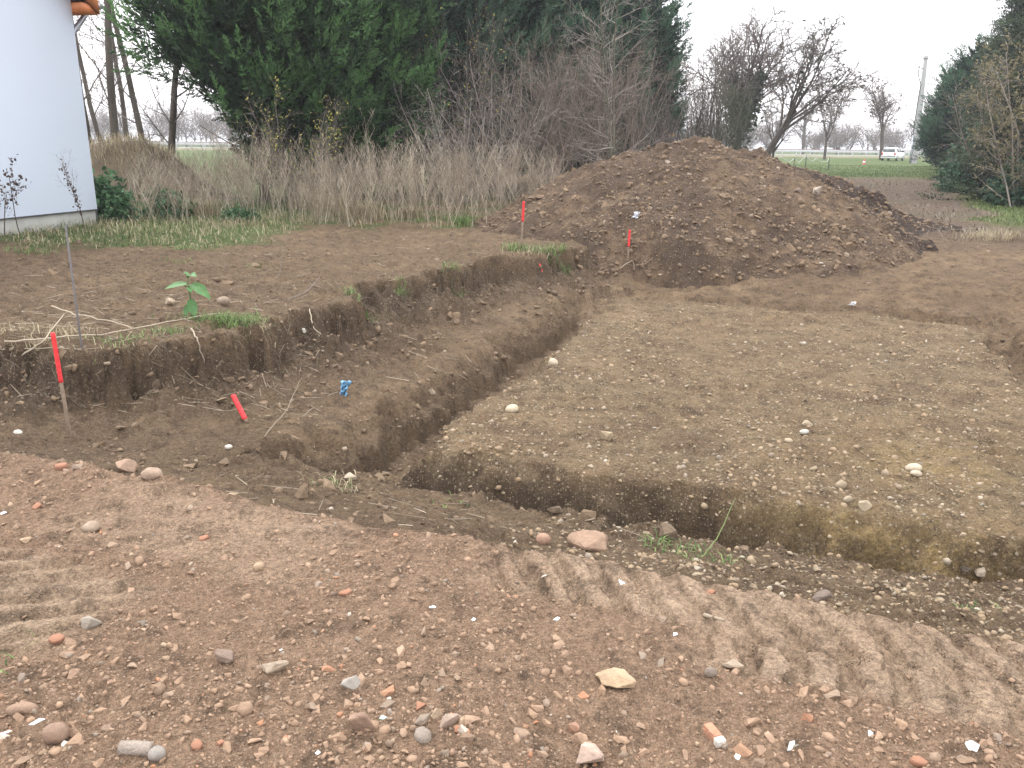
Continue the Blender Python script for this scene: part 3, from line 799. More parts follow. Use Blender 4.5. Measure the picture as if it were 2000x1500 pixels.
# ---- stones, brick pieces and tile shards one would point at: pixel, width in pixels, w:h, colour, look
def lone(name, px, py, wpx, label, rgb, cat="stone", angular=True, flat=0.7, asp=0.8, seed=1, rz=None, sink=0.25, tilt=0.25, parent=None):
    P, t_ = hit(px, py + wpx * 0.2)
    w = wpx * t_ / FPX * 0.5
    o = obj(name, hero_rock(name, seed, angular, flat))
    rr_ = random.Random(seed)
    o.location = (P[0], P[1], P[2] + w * flat * (1 - 2 * sink) * 0.8)
    o.rotation_euler = (rr_.uniform(-tilt, tilt), rr_.uniform(-tilt, tilt), rz if rz is not None else rr_.uniform(-0.5, 0.5))
    o.scale = (w, w * asp * 1.2, w)
    o.color = (*(min(0.8, c * 1.25) for c in rgb), 1)
    return tag(o, label, cat)
LONE = [
 ("boulder", 1148, 1052, 96, "brown round-backed boulder half buried at the edge of the reddish fill", (0.235, 0.155, 0.112), True, 0.62, 0.9, 0.2),
 ("stone", 1205, 1318, 88, "crumbly tan rubble chunk lying in the loose reddish fill", (0.36, 0.26, 0.17), True, 0.5, 0.7, 0.25),
 ("cobble", 179, 1030, 34, "smooth round grey brown cobble alone on the trodden reddish fill", (0.27, 0.21, 0.16), False, 0.75, 0.9, 0.1),
 ("stone", 178, 1214, 46, "rough pale grey stone beside the lug prints", (0.29, 0.26, 0.22), True, 0.75, 0.8, 0.2),
 ("stone", 538, 1300, 52, "blocky grey tan stone above a pair of round pebbles", (0.29, 0.235, 0.18), True, 0.6, 0.8, 0.15),
 ("stone", 444, 1281, 50, "dark brown pointed stone beside the blocky grey tan one", (0.155, 0.115, 0.095), True, 0.6, 0.7, 0.15),
 ("stone", 708, 1414, 66, "large brown angular block standing on its corner in the fill", (0.215, 0.14, 0.105), True, 0.9, 0.6, 0.15),
 ("stone", 876, 1403, 58, "long pinkish grey stone lying aslant behind an orange brick chip", (0.285, 0.215, 0.175), True, 0.5, 0.45, 0.15),
 ("stone", 1149, 1474, 66, "pale pinkish rough rock with a white face", (0.40, 0.30, 0.245), True, 0.85, 0.85, 0.2),
 ("stone", 826, 1434, 42, "grey speckled stone with soil on top", (0.22, 0.19, 0.165), False, 0.7, 0.8, 0.2),
 ("stone", 688, 1334, 42, "light grey jagged stone in the fill", (0.27, 0.25, 0.225), True, 0.7, 0.7, 0.2),
 ("cobble", 310, 1474, 34, "round blue grey cobble touching a broken cylinder", (0.24, 0.225, 0.21), False, 0.9, 0.95, 0.1),
 ("stone", 1432, 1295, 46, "wedge-shaped stone with a pale top and dark underside", (0.27, 0.22, 0.165), True, 0.5, 0.6, 0.1),
 ("stone", 1387, 1313, 28, "small dark round stone beside the pale-topped wedge", (0.17, 0.14, 0.12), False, 0.8, 0.8, 0.15),
 ("stone", 1122, 1422, 32, "reddish brown upright chunk in the fill above the pale pinkish rock", (0.29, 0.165, 0.115), True, 0.9, 0.7, 0.15),
 ("cobble", 46, 1379, 50, "smooth brown oval cobble sunk in the fill", (0.225, 0.15, 0.11), False, 0.55, 0.7, 0.25),
 ("cobble", 110, 1430, 46, "round brown cobble below the oval one", (0.21, 0.14, 0.105), False, 0.85, 0.9, 0.2),
 ("stone", 248, 909, 48, "pink cream broken stone on the fill edge near the upright red stake", (0.34, 0.235, 0.175), True, 0.7, 0.8, 0.15),
 ("cobble", 295, 923, 44, "rounded loaf-shaped cobble beside the pink cream stone", (0.29, 0.215, 0.165), False, 0.55, 0.7, 0.15),
 ("cobble", 1060, 1055, 30, "small reddish ball-like cobble left of the half buried boulder", (0.29, 0.18, 0.13), False, 0.85, 0.9, 0.1),
 ("concrete_lump", 1606, 1162, 52, "dark grey knobbly concrete lump on the fill edge", (0.125, 0.10, 0.09), True, 0.5, 0.6, 0.2),
 ("stone", 1886, 1112, 24, "black lump at the lip of the front trench", (0.035, 0.032, 0.03), True, 0.7, 0.8, 0.2),
 ("stone", 1915, 1118, 34, "grey cobble behind the black lump at the trench lip", (0.24, 0.20, 0.155), True, 0.75, 0.8, 0.15),
 ("stone", 1183, 849, 34, "tan block standing up from the gravel pad", (0.34, 0.27, 0.185), True, 0.85, 0.7, 0.2),
 ("cobble", 1000, 800, 25, "cream round cobble near the left trench", (0.47, 0.40, 0.29), False, 0.75, 0.9, 0.2),
 ("cobble", 1081, 709, 19, "cream cobble on the rim of the left trench", (0.44, 0.36, 0.27), False, 0.9, 0.9, 0.2),
 ("cobble", 1785, 912, 32, "cream flat cobble lying over a second one on the pad", (0.42, 0.36, 0.27), False, 0.5, 0.7, 0.1),
 ("cobble", 1790, 924, 24, "cream cobble tucked under the flat one on the pad", (0.38, 0.32, 0.24), False, 0.5, 0.7, 0.2),
 ("stone", 1688, 986, 36, "crumbly tan lump in the face of the front trench", (0.31, 0.255, 0.18), True, 0.8, 0.8, 0.35),
 ("cobble", 1655, 976, 22, "oval grey tan cobble beside the crumbly lump", (0.30, 0.25, 0.185), False, 0.7, 0.6, 0.25),
 ("cobble", 1642, 947, 22, "brown cobble on the crest of the front trench", (0.27, 0.22, 0.155), False, 0.8, 0.7, 0.2),
 ("cobble", 1570, 842, 22, "pale blue grey flat pebble on the pad", (0.42, 0.42, 0.38), False, 0.45, 0.6, 0.1),
 ("stone", 1573, 826, 28, "tan angular stone behind the blue grey pebble", (0.32, 0.26, 0.19), True, 0.6, 0.7, 0.2),
 ("cobble", 1540, 860, 18, "tan oval cobble in front of the blue grey pebble", (0.40, 0.33, 0.24), False, 0.6, 0.7, 0.15),
 ("stone_block", 1589, 376, 28, "squared grey stone block on the flank of the earth heap", (0.27, 0.235, 0.20), True, 0.85, 0.9, 0.1),
 ("stone_slab", 1053, 383, 27, "flat brown slab sticking out of the heap above a red stake", (0.20, 0.145, 0.105), True, 0.4, 0.7, 0.2),
 ("stone", 1559, 372, 14, "small dark stone left of the squared block on the heap", (0.16, 0.13, 0.11), True, 0.7, 0.8, 0.2),
 ("stone", 843, 766, 20, "long pale stone set upright in the left trench wall", (0.36, 0.30, 0.225), True, 0.8, 0.5, 0.3),
 ("stone", 593, 647, 13, "white stone in the top of the bank by the grass tuft", (0.60, 0.57, 0.52), True, 0.9, 0.8, 0.2),
 ("cobble", 447, 873, 14, "white round pebble on the dark soil below the leaning red stake", (0.55, 0.53, 0.47), False, 0.7, 0.9, 0.2),
 ("cobble", 36, 843, 18, "white pebble at the foot of the bank left of the upright red stake", (0.52, 0.50, 0.45), False, 0.6, 0.8, 0.2),
 ("stone", 686, 928, 30, "pale rough stone at the corner of the trench", (0.36, 0.30, 0.235), True, 0.7, 0.8, 0.25),
 ("stone", 332, 590, 24, "pale hollowed stone on the terrace behind the broad-leaved seedling", (0.33, 0.27, 0.20), True, 0.7, 0.7, 0.2),
 ("cobble", 436, 588, 22, "brown cobble right of the broad-leaved seedling", (0.23, 0.185, 0.14), False, 0.8, 0.8, 0.2),
]
for i, (nm, px, py, w, lab, rgb, an, fl, asp, sk) in enumerate(LONE):
    lone(nm, px, py, w, lab, rgb, angular=an, flat=fl, asp=asp, seed=500 + i, sink=sk)

M_BRICK = simple("fired_clay", (0.43, 0.22, 0.14), 0.9, 0.3, 25, 0.6, 90)
M_TILE = simple("white_glaze", (0.80, 0.79, 0.78), 0.35, 0.05, 12, 0.05, 30, spec=0.5)
M_MORTAR = simple("mortar", (0.55, 0.50, 0.44), 0.9, 0.2, 30, 0.5, 90)
M_MINT = simple("mint_glaze", (0.45, 0.68, 0.58), 0.35, 0.1, 10, spec=0.5)
M_GLZG = simple("grey_glaze", (0.52, 0.55, 0.54), 0.4, 0.1, 12, spec=0.5)
def shard_mesh(name, seed, mat, thick, asp=0.8, npt=5):
    r = random.Random(seed)
    a = sorted(r.uniform(0, 2 * math.pi) + 0 for _ in range(0)) or [2 * math.pi * (k_ + r.uniform(-.28, .28)) / npt for k_ in range(npt)]
    pts = [(math.cos(t_) * r.uniform(.8, 1.1), math.sin(t_) * asp * r.uniform(.8, 1.1)) for t_ in a]
    n_ = len(pts)
    V = np.array([(x_, y_, -thick / 2) for x_, y_ in pts] + [(x_ * 0.97, y_ * 0.97, thick / 2) for x_, y_ in pts])
    F4 = np.array([(i, (i + 1) % n_, n_ + (i + 1) % n_, n_ + i) for i in range(n_)])
    FN = np.array([list(range(n_))[::-1], list(range(n_, 2 * n_))])
    me = new_mesh(name, V, [F4, FN], mat)
    return bevel_me(me, thick * 0.12, 1)
def shard(name, px, py, wpx, label, mat, cat, thick=0.35, asp=0.8, npt=5, seed=1, rz=0.0, tilt=0.3, sink=0.0, facing=0.35):
    P, t_ = hit(px, py)
    w = wpx * t_ / FPX * 0.5
    o = obj(name, shard_mesh(name, seed, mat, thick, asp, npt))
    r = random.Random(seed)
    o.location = (P[0], P[1], P[2] + w * thick * 0.4 - sink * w)
    o.rotation_euler = (facing + r.uniform(-tilt, tilt) * 0.6, r.uniform(-tilt, tilt) * 0.6, rz)
    o.scale = (w, w, w)
    return tag(o, label, cat)
for i, a in enumerate([
 ("brick_fragment", 120, 915, 32, "orange brick fragment on the fill edge by the pink cream stone", M_BRICK, "brick", 0.7, 0.6, 5, 0.1),
 ("brick_fragment", 822, 1383, 26, "orange triangular brick chip above the long pinkish stone", M_BRICK, "brick", 0.4, 1.1, 3, 0.3),
 ("brick_fragment", 893, 1428, 18, "small orange brick chip at the tip of the long pinkish stone", M_BRICK, "brick", 0.8, 0.9, 5, 0.0),
 ("brick_fragment", 676, 1160, 30, "salmon brick fragment in the middle of the fill", M_BRICK, "brick", 0.5, 0.6, 5, 0.2),
 ("brick_fragment", 72, 992, 22, "salmon brick chip on the trodden fill left of the smooth cobble", M_BRICK, "brick", 0.5, 0.9, 4, 0.4),
 ("brick_fragment", 398, 1054, 22, "salmon brick chip beside the smoothed lug prints", M_BRICK, "brick", 0.5, 0.7, 5, 0.0),
 ("brick_fragment", 385, 1460, 28, "rounded orange brick piece behind two cobbles", M_BRICK, "brick", 0.8, 0.9, 6, 0.1),
 ("brick_fragment", 432, 1454, 20, "small bright orange brick piece right of the rounded one", M_BRICK, "brick", 0.7, 0.6, 5, 0.7),
 ("brick_fragment", 1792, 1492, 38, "reddish brown brick piece below the white hexagonal shard", M_BRICK, "brick", 0.7, 0.6, 6, 0.0),
 ("brick_fragment", 1388, 1157, 20, "flat pink brick flake between the lug prints", M_BRICK, "brick", 0.3, 0.6, 5, 0.2),
 ("brick_fragment", 112, 1252, 30, "brick chunk sunk in the fill below the rough pale grey stone", M_BRICK, "brick", 0.7, 0.8, 6, 0.5),
 ("tile_shard", 1700, 1436, 22, "white glazed shard with six sides on the brown fill", M_TILE, "tile", 0.25, 1.15, 6, 0.0),
 ("tile_shard", 1898, 1460, 36, "large white glazed five-sided shard on the fill", M_TILE, "tile", 0.3, 0.75, 5, 0.2),
 ("tile_shard", 1440, 1480, 20, "small white shard below the brick stub with mortar", M_TILE, "tile", 0.3, 0.8, 4, 0.5),
 ("tile_shard", 1545, 1461, 34, "grey white rectangular tile shard", M_GLZG, "tile", 0.3, 0.5, 4, 0.78),
 ("tile_shard", 72, 1412, 32, "long white shard next to a yellowish stone", M_TILE, "tile", 0.2, 0.35, 4, 0.4),
 ("tile_shard", 12, 1432, 20, "narrow white shard tilted on the fill", M_TILE, "tile", 0.2, 0.4, 4, 1.0),
 ("tile_shard", 6, 1003, 16, "white paint flake on the trodden fill", M_TILE, "tile", 0.15, 0.6, 4, 0.4),
 ("tile_shard", 748, 1403, 16, "mint green glazed shard behind the angular block", M_MINT, "tile", 0.2, 0.7, 4, 0.2),
 ("tile_shard", 1214, 1139, 16, "white pointed shard in the upper lug prints", M_TILE, "tile", 0.3, 1.1, 3, 0.0),
 ("tile_shard", 924, 1212, 13, "tiny white chip left of a grey flat pebble", M_TILE, "tile", 0.3, 0.7, 4, 0.3),
 ("tile_shard", 845, 1187, 16, "white double chip in the middle of the fill", M_TILE, "tile", 0.3, 0.5, 5, 0.1),
 ("tile_shard", 1088, 1210, 16, "white chip right of a grey flat pebble", M_TILE, "tile", 0.3, 0.6, 4, 0.3),
 ("tile_shard", 621, 1472, 11, "white chip in the soil near the angular block", M_TILE, "tile", 0.3, 1.0, 4, 0.3),
 ("tile_shard", 549, 1270, 9, "white flake above the blocky grey tan stone", M_TILE, "tile", 0.3, 0.5, 4, 0.3),
 ("tile_shard", 1318, 1240, 14, "white chip beside the crumbly tan rubble", M_TILE, "tile", 0.3, 0.8, 4, 0.8),
]):
    nm, px, py, w, lab, mt, cat, th_, asp, npt, rz = a
    shard(nm, px, py, w, lab, mt, cat, th_, asp, npt, 700 + i, rz)
# broken brick stub with a mortar end
P, t_ = hit(1392, 1438)
stub = empty("brick_stub", P, 0.35); stub.scale = (0.72, 0.72, 0.72)
me = bevel_me(new_mesh("clay_body", *box(-0.019, 0.019, -0.035, 0.042, -0.01, 0.03), M_BRICK), 0.004)
obj("clay_body", me, stub)
me = bevel_me(new_mesh("mortar_end", *box(-0.022, 0.020, -0.066, -0.0345, -0.012, 0.027), M_MORTAR), 0.006)
obj("mortar_end", me, stub)
tag(stub, "broken orange brick stub with a white mortar end in the fill", "brick")
# broken cylinder (core or pipe end)
P, t_ = hit(266, 1470)
V, F = tube([(-0.043, 0, 0), (-0.041, 0, 0), (0, 0.002, 0), (0.041, 0, 0), (0.044, 0, 0)], [0.015, 0.019, 0.0195, 0.019, 0.016], 18)
M_CONC = simple("concrete", (0.30, 0.25, 0.21), 0.9, 0.2, 30, 0.6, 120)
o = obj("concrete_cylinder", new_mesh("concrete_cylinder", V, F, M_CONC, smooth=False), loc=(P[0], P[1], P[2] + 0.012))
o.rotation_euler = (0, 0.08, 0.05)
tag(o, "short broken grey cylinder lying beside a round blue grey cobble", "pipe piece")

# ------------------------------------------------------------------ plants: generators
def grow(params, seed):
    """bare woody plant -> (segments with level)"""
    r = random.Random(seed)
    out = []
    P = params
    def branch(pos, d, length, rad_, lvl):
        nseg = P["nseg"][lvl]; step = length / nseg
        wig = P["wig"][lvl]; up = P["up"][lvl]
        pts = [pos]; dirs = []
        cur = pos; cd = d
        for i in range(nseg):
            cd = (cd + Vector((r.gauss(0, wig), r.gauss(0, wig), r.gauss(0, wig) + up))).normalized()
            nx = cur + cd * step
            r0 = rad_ * (1 - (1 - P["taper"][lvl]) * i / nseg); r1 = rad_ * (1 - (1 - P["taper"][lvl]) * (i + 1) / nseg)
            out.append((lvl, *cur, *nx, r0, r1))
            pts.append(nx); dirs.append(cd); cur = nx
        if lvl + 1 >= len(P["nseg"]): return
        n = P["kids"][lvl]; n = int(n * r.uniform(0.8, 1.2) + 0.5)
        for k in range(n):
            f = P["from"][lvl] + (1 - P["from"][lvl]) * (k + r.random()) / n
            fi = f * nseg; i = min(int(fi), nseg - 1)
            bp = pts[i].lerp(pts[i + 1], fi - i); bd = dirs[i]
            perp = bd.cross(Vector((r.gauss(0, 1), r.gauss(0, 1), r.gauss(0, 1)))).normalized()
            an = math.radians(P["angle"][lvl]) * r.uniform(0.7, 1.3)
            nd = (bd * math.cos(an) + perp * math.sin(an)).normalized()
            sh = 1 - P["short"][lvl] * f
            branch(bp, nd, P["len"][lvl + 1] * sh * r.uniform(0.7, 1.25), max(P["rad"][lvl + 1] * (1 - 0.5 * f) * r.uniform(.8, 1.2), 0.0015), lvl + 1)
    for s_ in range(P.get("stems", 1)):
        a = r.uniform(0, 6.28); sp = P.get("spread", 0.0)
        base = Vector((math.cos(a), math.sin(a), 0)) * r.uniform(0, P.get("clump", 0))
        d0 = Vector(P.get("lean", (0, 0, 1))) + Vector((math.cos(a) * sp, math.sin(a) * sp, 0)) * r.uniform(0.3, 1.0)
        branch(base, d0.normalized(), P["len"][0] * r.uniform(0.8, 1.1), P["rad"][0] * r.uniform(0.7, 1.1), 0)
    return out
def with_tint(me, n_per, count, vals=None):
    v_ = rng.random(count) if vals is None else vals
    attr(me, "tint", np.repeat(v_, n_per), 'FLOAT')
def seg_part(name, segs, mat, parent, sides):
    sg = np.array(segs); tv = rng.random(len(sg)); thin = (sg[:, 6] < 0.0115) & (sides == 3)
    V, F = segs_mesh(sg[~thin], sides); tint = np.repeat(tv[~thin], 2 * sides)
    if thin.any():
        V2, F2 = ribbon_mesh(sg[thin]); V, F = merge([(V, F), (V2, F2)]); tint = np.concatenate([tint, np.repeat(tv[thin], 4)])
    me = new_mesh(name, V, F, mat, smooth=sides > 4)
    attr(me, "tint", tint, 'FLOAT')
    return obj(name, me, parent)
M_BARK = leafy("bark", (0.085, 0.070, 0.058), 0.25, trans=0, rough=0.9)
M_BARK_G = leafy("bark_greenish", (0.105, 0.105, 0.075), 0.3, trans=0, rough=0.9)
M_TWIG = leafy("twigs", (0.150, 0.125, 0.110), 0.35, trans=0, rough=0.9)
M_TWIG_GREY = leafy("twigs_grey", (0.26, 0.23, 0.205), 0.4, trans=0, rough=0.9)
M_TWIG_RED = leafy("twigs_red", (0.185, 0.150, 0.125), 0.35, trans=0, rough=0.9)
M_CYP = leafy("cypress_leaf", (0.030, 0.064, 0.028), 0.5, hue_to=(0.125, 0.26, 0.085), rough=0.6, trans=0.1)
M_CYP2 = leafy("cypress_leaf_blue", (0.030, 0.062, 0.042), 0.45, hue_to=(0.090, 0.185, 0.105), rough=0.6, trans=0.1)
M_SPR = leafy("spruce_needle", (0.036, 0.060, 0.042), 0.5, hue_to=(0.085, 0.120, 0.065), rough=0.6, trans=0.1)
M_IVY = leafy("ivy_leaf", (0.022, 0.045, 0.022), 0.4, hue_to=(0.050, 0.085, 0.035), rough=0.45, trans=0.1)
M_YELLOW = leafy("yellow_leaf", (0.40, 0.38, 0.10), 0.35, rough=0.6, trans=0.3)
M_PALE = leafy("withered_leaf", (0.20, 0.175, 0.095), 0.45, rough=0.7, trans=0.2)
M_BROWNLEAF = leafy("brown_leaf", (0.085, 0.055, 0.045), 0.4, rough=0.8, trans=0.1)
M_WEED = leafy("dead_weed", (0.25, 0.195, 0.145), 0.30, hue_to=(0.56, 0.49, 0.385), rough=0.9, trans=0.1)
M_STRAW = leafy("straw", (0.36, 0.295, 0.18), 0.45, hue_to=(0.50, 0.43, 0.29), rough=0.8, trans=0.2)
M_GRASS = leafy("grass_blade", (0.075, 0.125, 0.035), 0.45, hue_to=(0.19, 0.235, 0.085), rough=0.6, trans=0.25)
M_GRASSB = leafy("grass_bright", (0.080, 0.165, 0.045), 0.45, hue_to=(0.24, 0.33, 0.12), rough=0.6, trans=0.3)
M_NETTLE = leafy("nettle_leaf", (0.045, 0.115, 0.050), 0.45, hue_to=(0.13, 0.24, 0.12), rough=0.5, trans=0.25)

def tree_thing(name, loc, segs, split_lvl, bark, twig, label, cat, group=None, sides=(7, 4), scale=1.0, rz=0.0):
    root = empty(name, loc, rz); root.scale = (scale,) * 3
    a = [s_[1:] for s_ in segs if s_[0] < split_lvl]; b_ = [s_[1:] for s_ in segs if s_[0] >= split_lvl]
    seg_part("trunk", a, bark, root, sides[0])
    if b_: seg_part("crown", b_, twig, root, sides[1])
    return tag(root, label, cat, group)
def copy_thing(root, loc, rz, scale, label=None, group=None):
    c = root.copy(); col.objects.link(c); c.location = loc; c.rotation_euler = (0, 0, rz); c.scale = (scale,) * 3 if not hasattr(scale, '__len__') else scale
    if label: c["label"] = label
    if group: c["group"] = group
    for ch in root.children:
        k_ = ch.copy(); col.objects.link(k_); k_.parent = c
    return c

# ---- leaf sprays
def plume_template(seed, n=9, kind="cypress"):
    r = np.random.default_rng(seed); tris = []
    for i in range(n):
        f = (i + r.random()) / n
        a = i * 2.4 + r.random() * 0.6
        base = np.array([0, 0, f * 0.85])
        if kind == "cypress":
            out = math.radians(20 + 22 * (1 - f)); L = 0.38 * (1 - 0.6 * f) + 0.08; w = 0.055
        else:
            out = math.radians(55 + 15 * r.random()); L = 0.34 * (1 - 0.75 * f) + 0.05; w = 0.045
            a = (i % 2) * math.pi + r.normal() * 0.35
        d_ = np.array([math.cos(a) * math.sin(out), math.sin(a) * math.sin(out), math.cos(out)])
        s_ = np.cross(d_, r.normal(size=3)); s_ /= np.linalg.norm(s_)
        m_ = base + d_ * L * 0.45; e_ = base + d_ * L
        tris += [base, m_ + s_ * w, m_ - s_ * w, m_ + s_ * w, e_, m_ - s_ * w]
        for sg in (-1, 1):      # side leaflets
            d2 = d_ * 0.75 + s_ * sg * 0.6; b2 = base + d_ * L * 0.4
            n2 = np.cross(d2, s_)
            tris += [b2, b2 + d2 * L * 0.45 + n2 * w * 0.5, b2 + d2 * L * 0.5 - n2 * w * 0.6]
    return np.array(tris) * np.array([0.85, 0.85, 1])
def scatter_tris(tmpl, pos, axes, scl, roll=None):
    """tmpl (3k,3) with axis +z; axes (n,3)"""
    n = len(pos); ax = axes / np.linalg.norm(axes, axis=1, keepdims=True)
    rv = rng.normal(size=(n, 3)) if roll is None else roll
    e1 = np.cross(ax, rv); e1 /= np.maximum(np.linalg.norm(e1, axis=1, keepdims=True), 1e-9)
    e2 = np.cross(ax, e1)
    M = np.stack([e1, e2, ax], axis=2) * np.asarray(scl).reshape(-1, 1, 1)
    return (np.einsum('nij,vj->nvi', M, tmpl) + pos[:, None, :])
def tri_mesh(name, chunks, mat, tints, parent=None, loc=None, kind=None):
    V = np.concatenate([c.reshape(-1, 3) for c in chunks])
    F = np.arange(len(V)).reshape(-1, 3)
    me = new_mesh(name, V, F, mat)
    attr(me, "tint", np.concatenate([np.repeat(t_, c.shape[1]) for c, t_ in zip(chunks, tints)]), 'FLOAT')
    return obj(name, me, parent, loc, kind)

PL_C = [plume_template(i, 9) for i in range(5)]
PL_S = [plume_template(20 + i, 9, "spruce") for i in range(4)]
def conifer_crown(name, h, rad_fn, z0, dens, seed, tmpls, mat, parent, size=(0.45, 0.8), rise=0.75, layered=False, keep=None):
    """plume-like clumps of sprays on the crown's surface over a thinner inner layer"""
    r = np.random.default_rng(seed)
    zs = np.linspace(z0, h, 80); pr = np.array([max(rad_fn(z_), 0.02) for z_ in zs])
    area = 2 * np.pi * float(np.mean(pr)) * (h - z0)
    cdf = np.cumsum(pr) / pr.sum()
    def place(n, lo, hi):
        z_ = np.interp(r.random(n), cdf, zs); th = r.random(n) * 2 * np.pi
        lump = 1 + 0.20 * fbm(th * 2.2, z_ * 0.9, 1.0, 3, 0.55, seed=seed) + 0.08 * np.sin(th * 5 + seed + z_ * 0.8)
        R = np.interp(z_, zs, pr) * lump * r.uniform(lo, hi, n)
        if layered: z_ = z_ - 0.10 * R
        outw = np.stack([np.cos(th), np.sin(th), np.zeros(n)], 1)
        return np.stack([R * np.cos(th), R * np.sin(th), z_], 1), outw
    nc, per = int(area * dens / 13), 13
    C, O = place(nc, 0.72, 1.0)
    if keep is not None:
        k_ = keep(C); C, O = C[k_], O[k_]; nc = len(C)
    A = O * (1 - rise * 0.55) + np.array([0, 0, rise]) + r.normal(size=(nc, 3)) * 0.16
    A /= np.linalg.norm(A, axis=1, keepdims=True)
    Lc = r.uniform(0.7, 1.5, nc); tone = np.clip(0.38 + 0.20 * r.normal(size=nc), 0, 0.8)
    f = (np.arange(per)[None] + r.random((nc, per))) / per
    spread = r.normal(size=(nc, per, 3)); spread -= (spread * A[:, None]).sum(2, keepdims=True) * A[:, None]
    spread *= (0.21 * (1 - 0.8 * f))[..., None] * np.array([1, 1, 0.45 if layered else 1.0])
    pos_ = (C[:, None] + A[:, None] * (f * Lc[:, None])[..., None] + spread).reshape(-1, 3)
    ax = (A[:, None] + spread * 2.6 + r.normal(size=(nc, per, 3)) * 0.10).reshape(-1, 3)
    sc = (r.uniform(size[0], size[1], (nc, per)) * (1.0 - 0.35 * f)).ravel()
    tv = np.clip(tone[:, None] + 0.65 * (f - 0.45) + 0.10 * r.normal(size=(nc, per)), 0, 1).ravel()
    ni = int(area * dens * 0.5)
    Pi, Oi = place(ni, 0.45, 0.8)
    if keep is not None:
        k_ = keep(Pi); Pi, Oi = Pi[k_], Oi[k_]; ni = len(Pi)
    pos_ = np.concatenate([pos_, Pi]); ax = np.concatenate([ax, Oi * 0.5 + np.array([0, 0, rise]) + r.normal(size=(ni, 3)) * 0.5])
    sc = np.concatenate([sc, r.uniform(0.8, 1.25, ni)]); tv = np.concatenate([tv, np.clip(0.06 + 0.08 * r.normal(size=ni), 0, 1)])  # inner sprays tinted dark: the crown's inner shade put into the tint
    n = len(pos_); w = r.integers(0, len(tmpls), n)
    ch, tn = [], []
    for i, tm in enumerate(tmpls):
        g = w == i
        if g.any(): ch.append(scatter_tris(tm, pos_[g], ax[g], sc[g])); tn.append(tv[g])
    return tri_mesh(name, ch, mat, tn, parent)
def conifer(name, loc, h, rmax, z0, seed, mat, label, group, dens=34, spruce=False, keep=None, trunk_lean=0.0, top=None):
    root = empty(name, loc)
    tp = top or 1.0
    rad_fn = (lambda z_: rmax * max(0.0, min(1.0, 0.55 + 0.45 * (z_ - z0) / 1.6)) * max(0.03, 1 - ((z_ - z0) / (h - z0)) ** 2.2) ** 0.8) if not spruce else \
             (lambda z_: rmax * max(0.02, (1 - (z_ - z0) / (h - z0))) ** 0.85)
    P = dict(nseg=[9, 4], wig=[0.02, 0.08], up=[0, 0.02], taper=[0.2, 0.3], kids=[34], angle=[70], short=[0.6], len=[h * 0.95, rmax * 0.85], rad=[0.16, 0.035])
    P["from"] = [max(0.05, (z0 - 0.6) / h)]
    sg = grow(P, seed)
    seg_part("trunk", [s_[1:] for s_ in sg], M_BARK, root, 6)
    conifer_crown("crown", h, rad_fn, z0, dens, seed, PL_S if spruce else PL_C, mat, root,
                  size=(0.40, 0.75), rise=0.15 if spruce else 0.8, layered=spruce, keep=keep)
    return tag(root, label, "conifer", group)

# ---- cypress hedge behind the weeds
hx = lambda t_: (-7.5 + 16.0 * t_, 22.5 + 24.5 * t_)
H_GROUP = "tall cypress row behind the weeds"
c1 = conifer("cypress_tree", (*hx(0.035), 0), 11.5, 2.75, 1.9, 1, M_CYP, "dark cypress with bare lower trunk and a ragged skirt at the row's end", None,
             keep=lambda p: (p[:, 2] > 2.6 + 0.9 * np.sin(np.arctan2(p[:, 1], p[:, 0]) * 2 + 1)) | (np.hypot(p[:, 0], p[:, 1]) > 2.0) & (p[:, 2] > 2.15))
c2 = conifer("cypress_tree", (*hx(0.15), 0), 11.0, 2.5, 0.3, 2, M_CYP, "dense green cypress reaching to the ground behind the dead weeds", H_GROUP)
c3 = conifer("cypress_tree", (*hx(0.29), 0), 11.5, 2.5, 0.5, 3, M_CYP2, "blue green cypress behind the grey arching shrub and the yellow leaves", H_GROUP)
L2, L3 = c2["label"], c3["label"]
copy_thing(c2, (*hx(0.095), 0.0), 2.1, (0.9, 0.9, 1.0), "green cypress behind the small yellow green shrub")
for t_, src, rz, sc, lab in ((0.42, c3, 1.3, 1.0, "blue green cypress behind the dense grey brown leafless shrub"), (0.55, c3, 2.6, 1.02, "blue green cypress behind the dense russet bush"),
                        (0.68, c3, 4.0, 1.0, "blue green cypress behind the young bare tree"), (0.80, c3, 5.1, 1.03, "blue green cypress ending the row towards the road")):
    copy_thing(src, (*hx(t_), 0), rz, sc, lab)

# ---- right-hand hedge: blue green cypresses at the far end, spruces nearer
def rhx(y): return 14.6 + (y - 23.5) * 0.457 + 1.5 * S(56, 34, y)
s1 = conifer("spruce_tree", (rhx(33), 33, 0), 12.5, 2.7, 0.15, 5, M_SPR, "dark spruce with stepped branch tips behind the half bare brownish shrub", "spruces of the right-hand hedge", dens=34, spruce=True)
for y_, rz, sc, lab in ((27.0, 1.1, 0.95, "dark spruce towering over the withered-leaved tree"), (38.5, 2.4, 0.86, "dark spruce behind the rounded dark green bush"),
                   (44, 3.3, 0.74, "dark spruce between the rounded bush and the hedge's cypresses")):
    copy_thing(s1, (rhx(y_), y_, 0), rz, sc, lab)
s2 = conifer("cypress_tree", (rhx(58), 58, 0.05), 7.2, 2.6, 0.35, 6, M_CYP2, "rounded blue green cypress at the road end of the right-hand hedge", "rounded cypresses of the right-hand hedge", dens=26)
for y_, rz, sc in ((51, 1.5, 1.0), (65, 4.4, 0.95), (72, 2.4, 0.9)):
    copy_thing(s2, (rhx(y_), y_, 0.05), rz, sc)

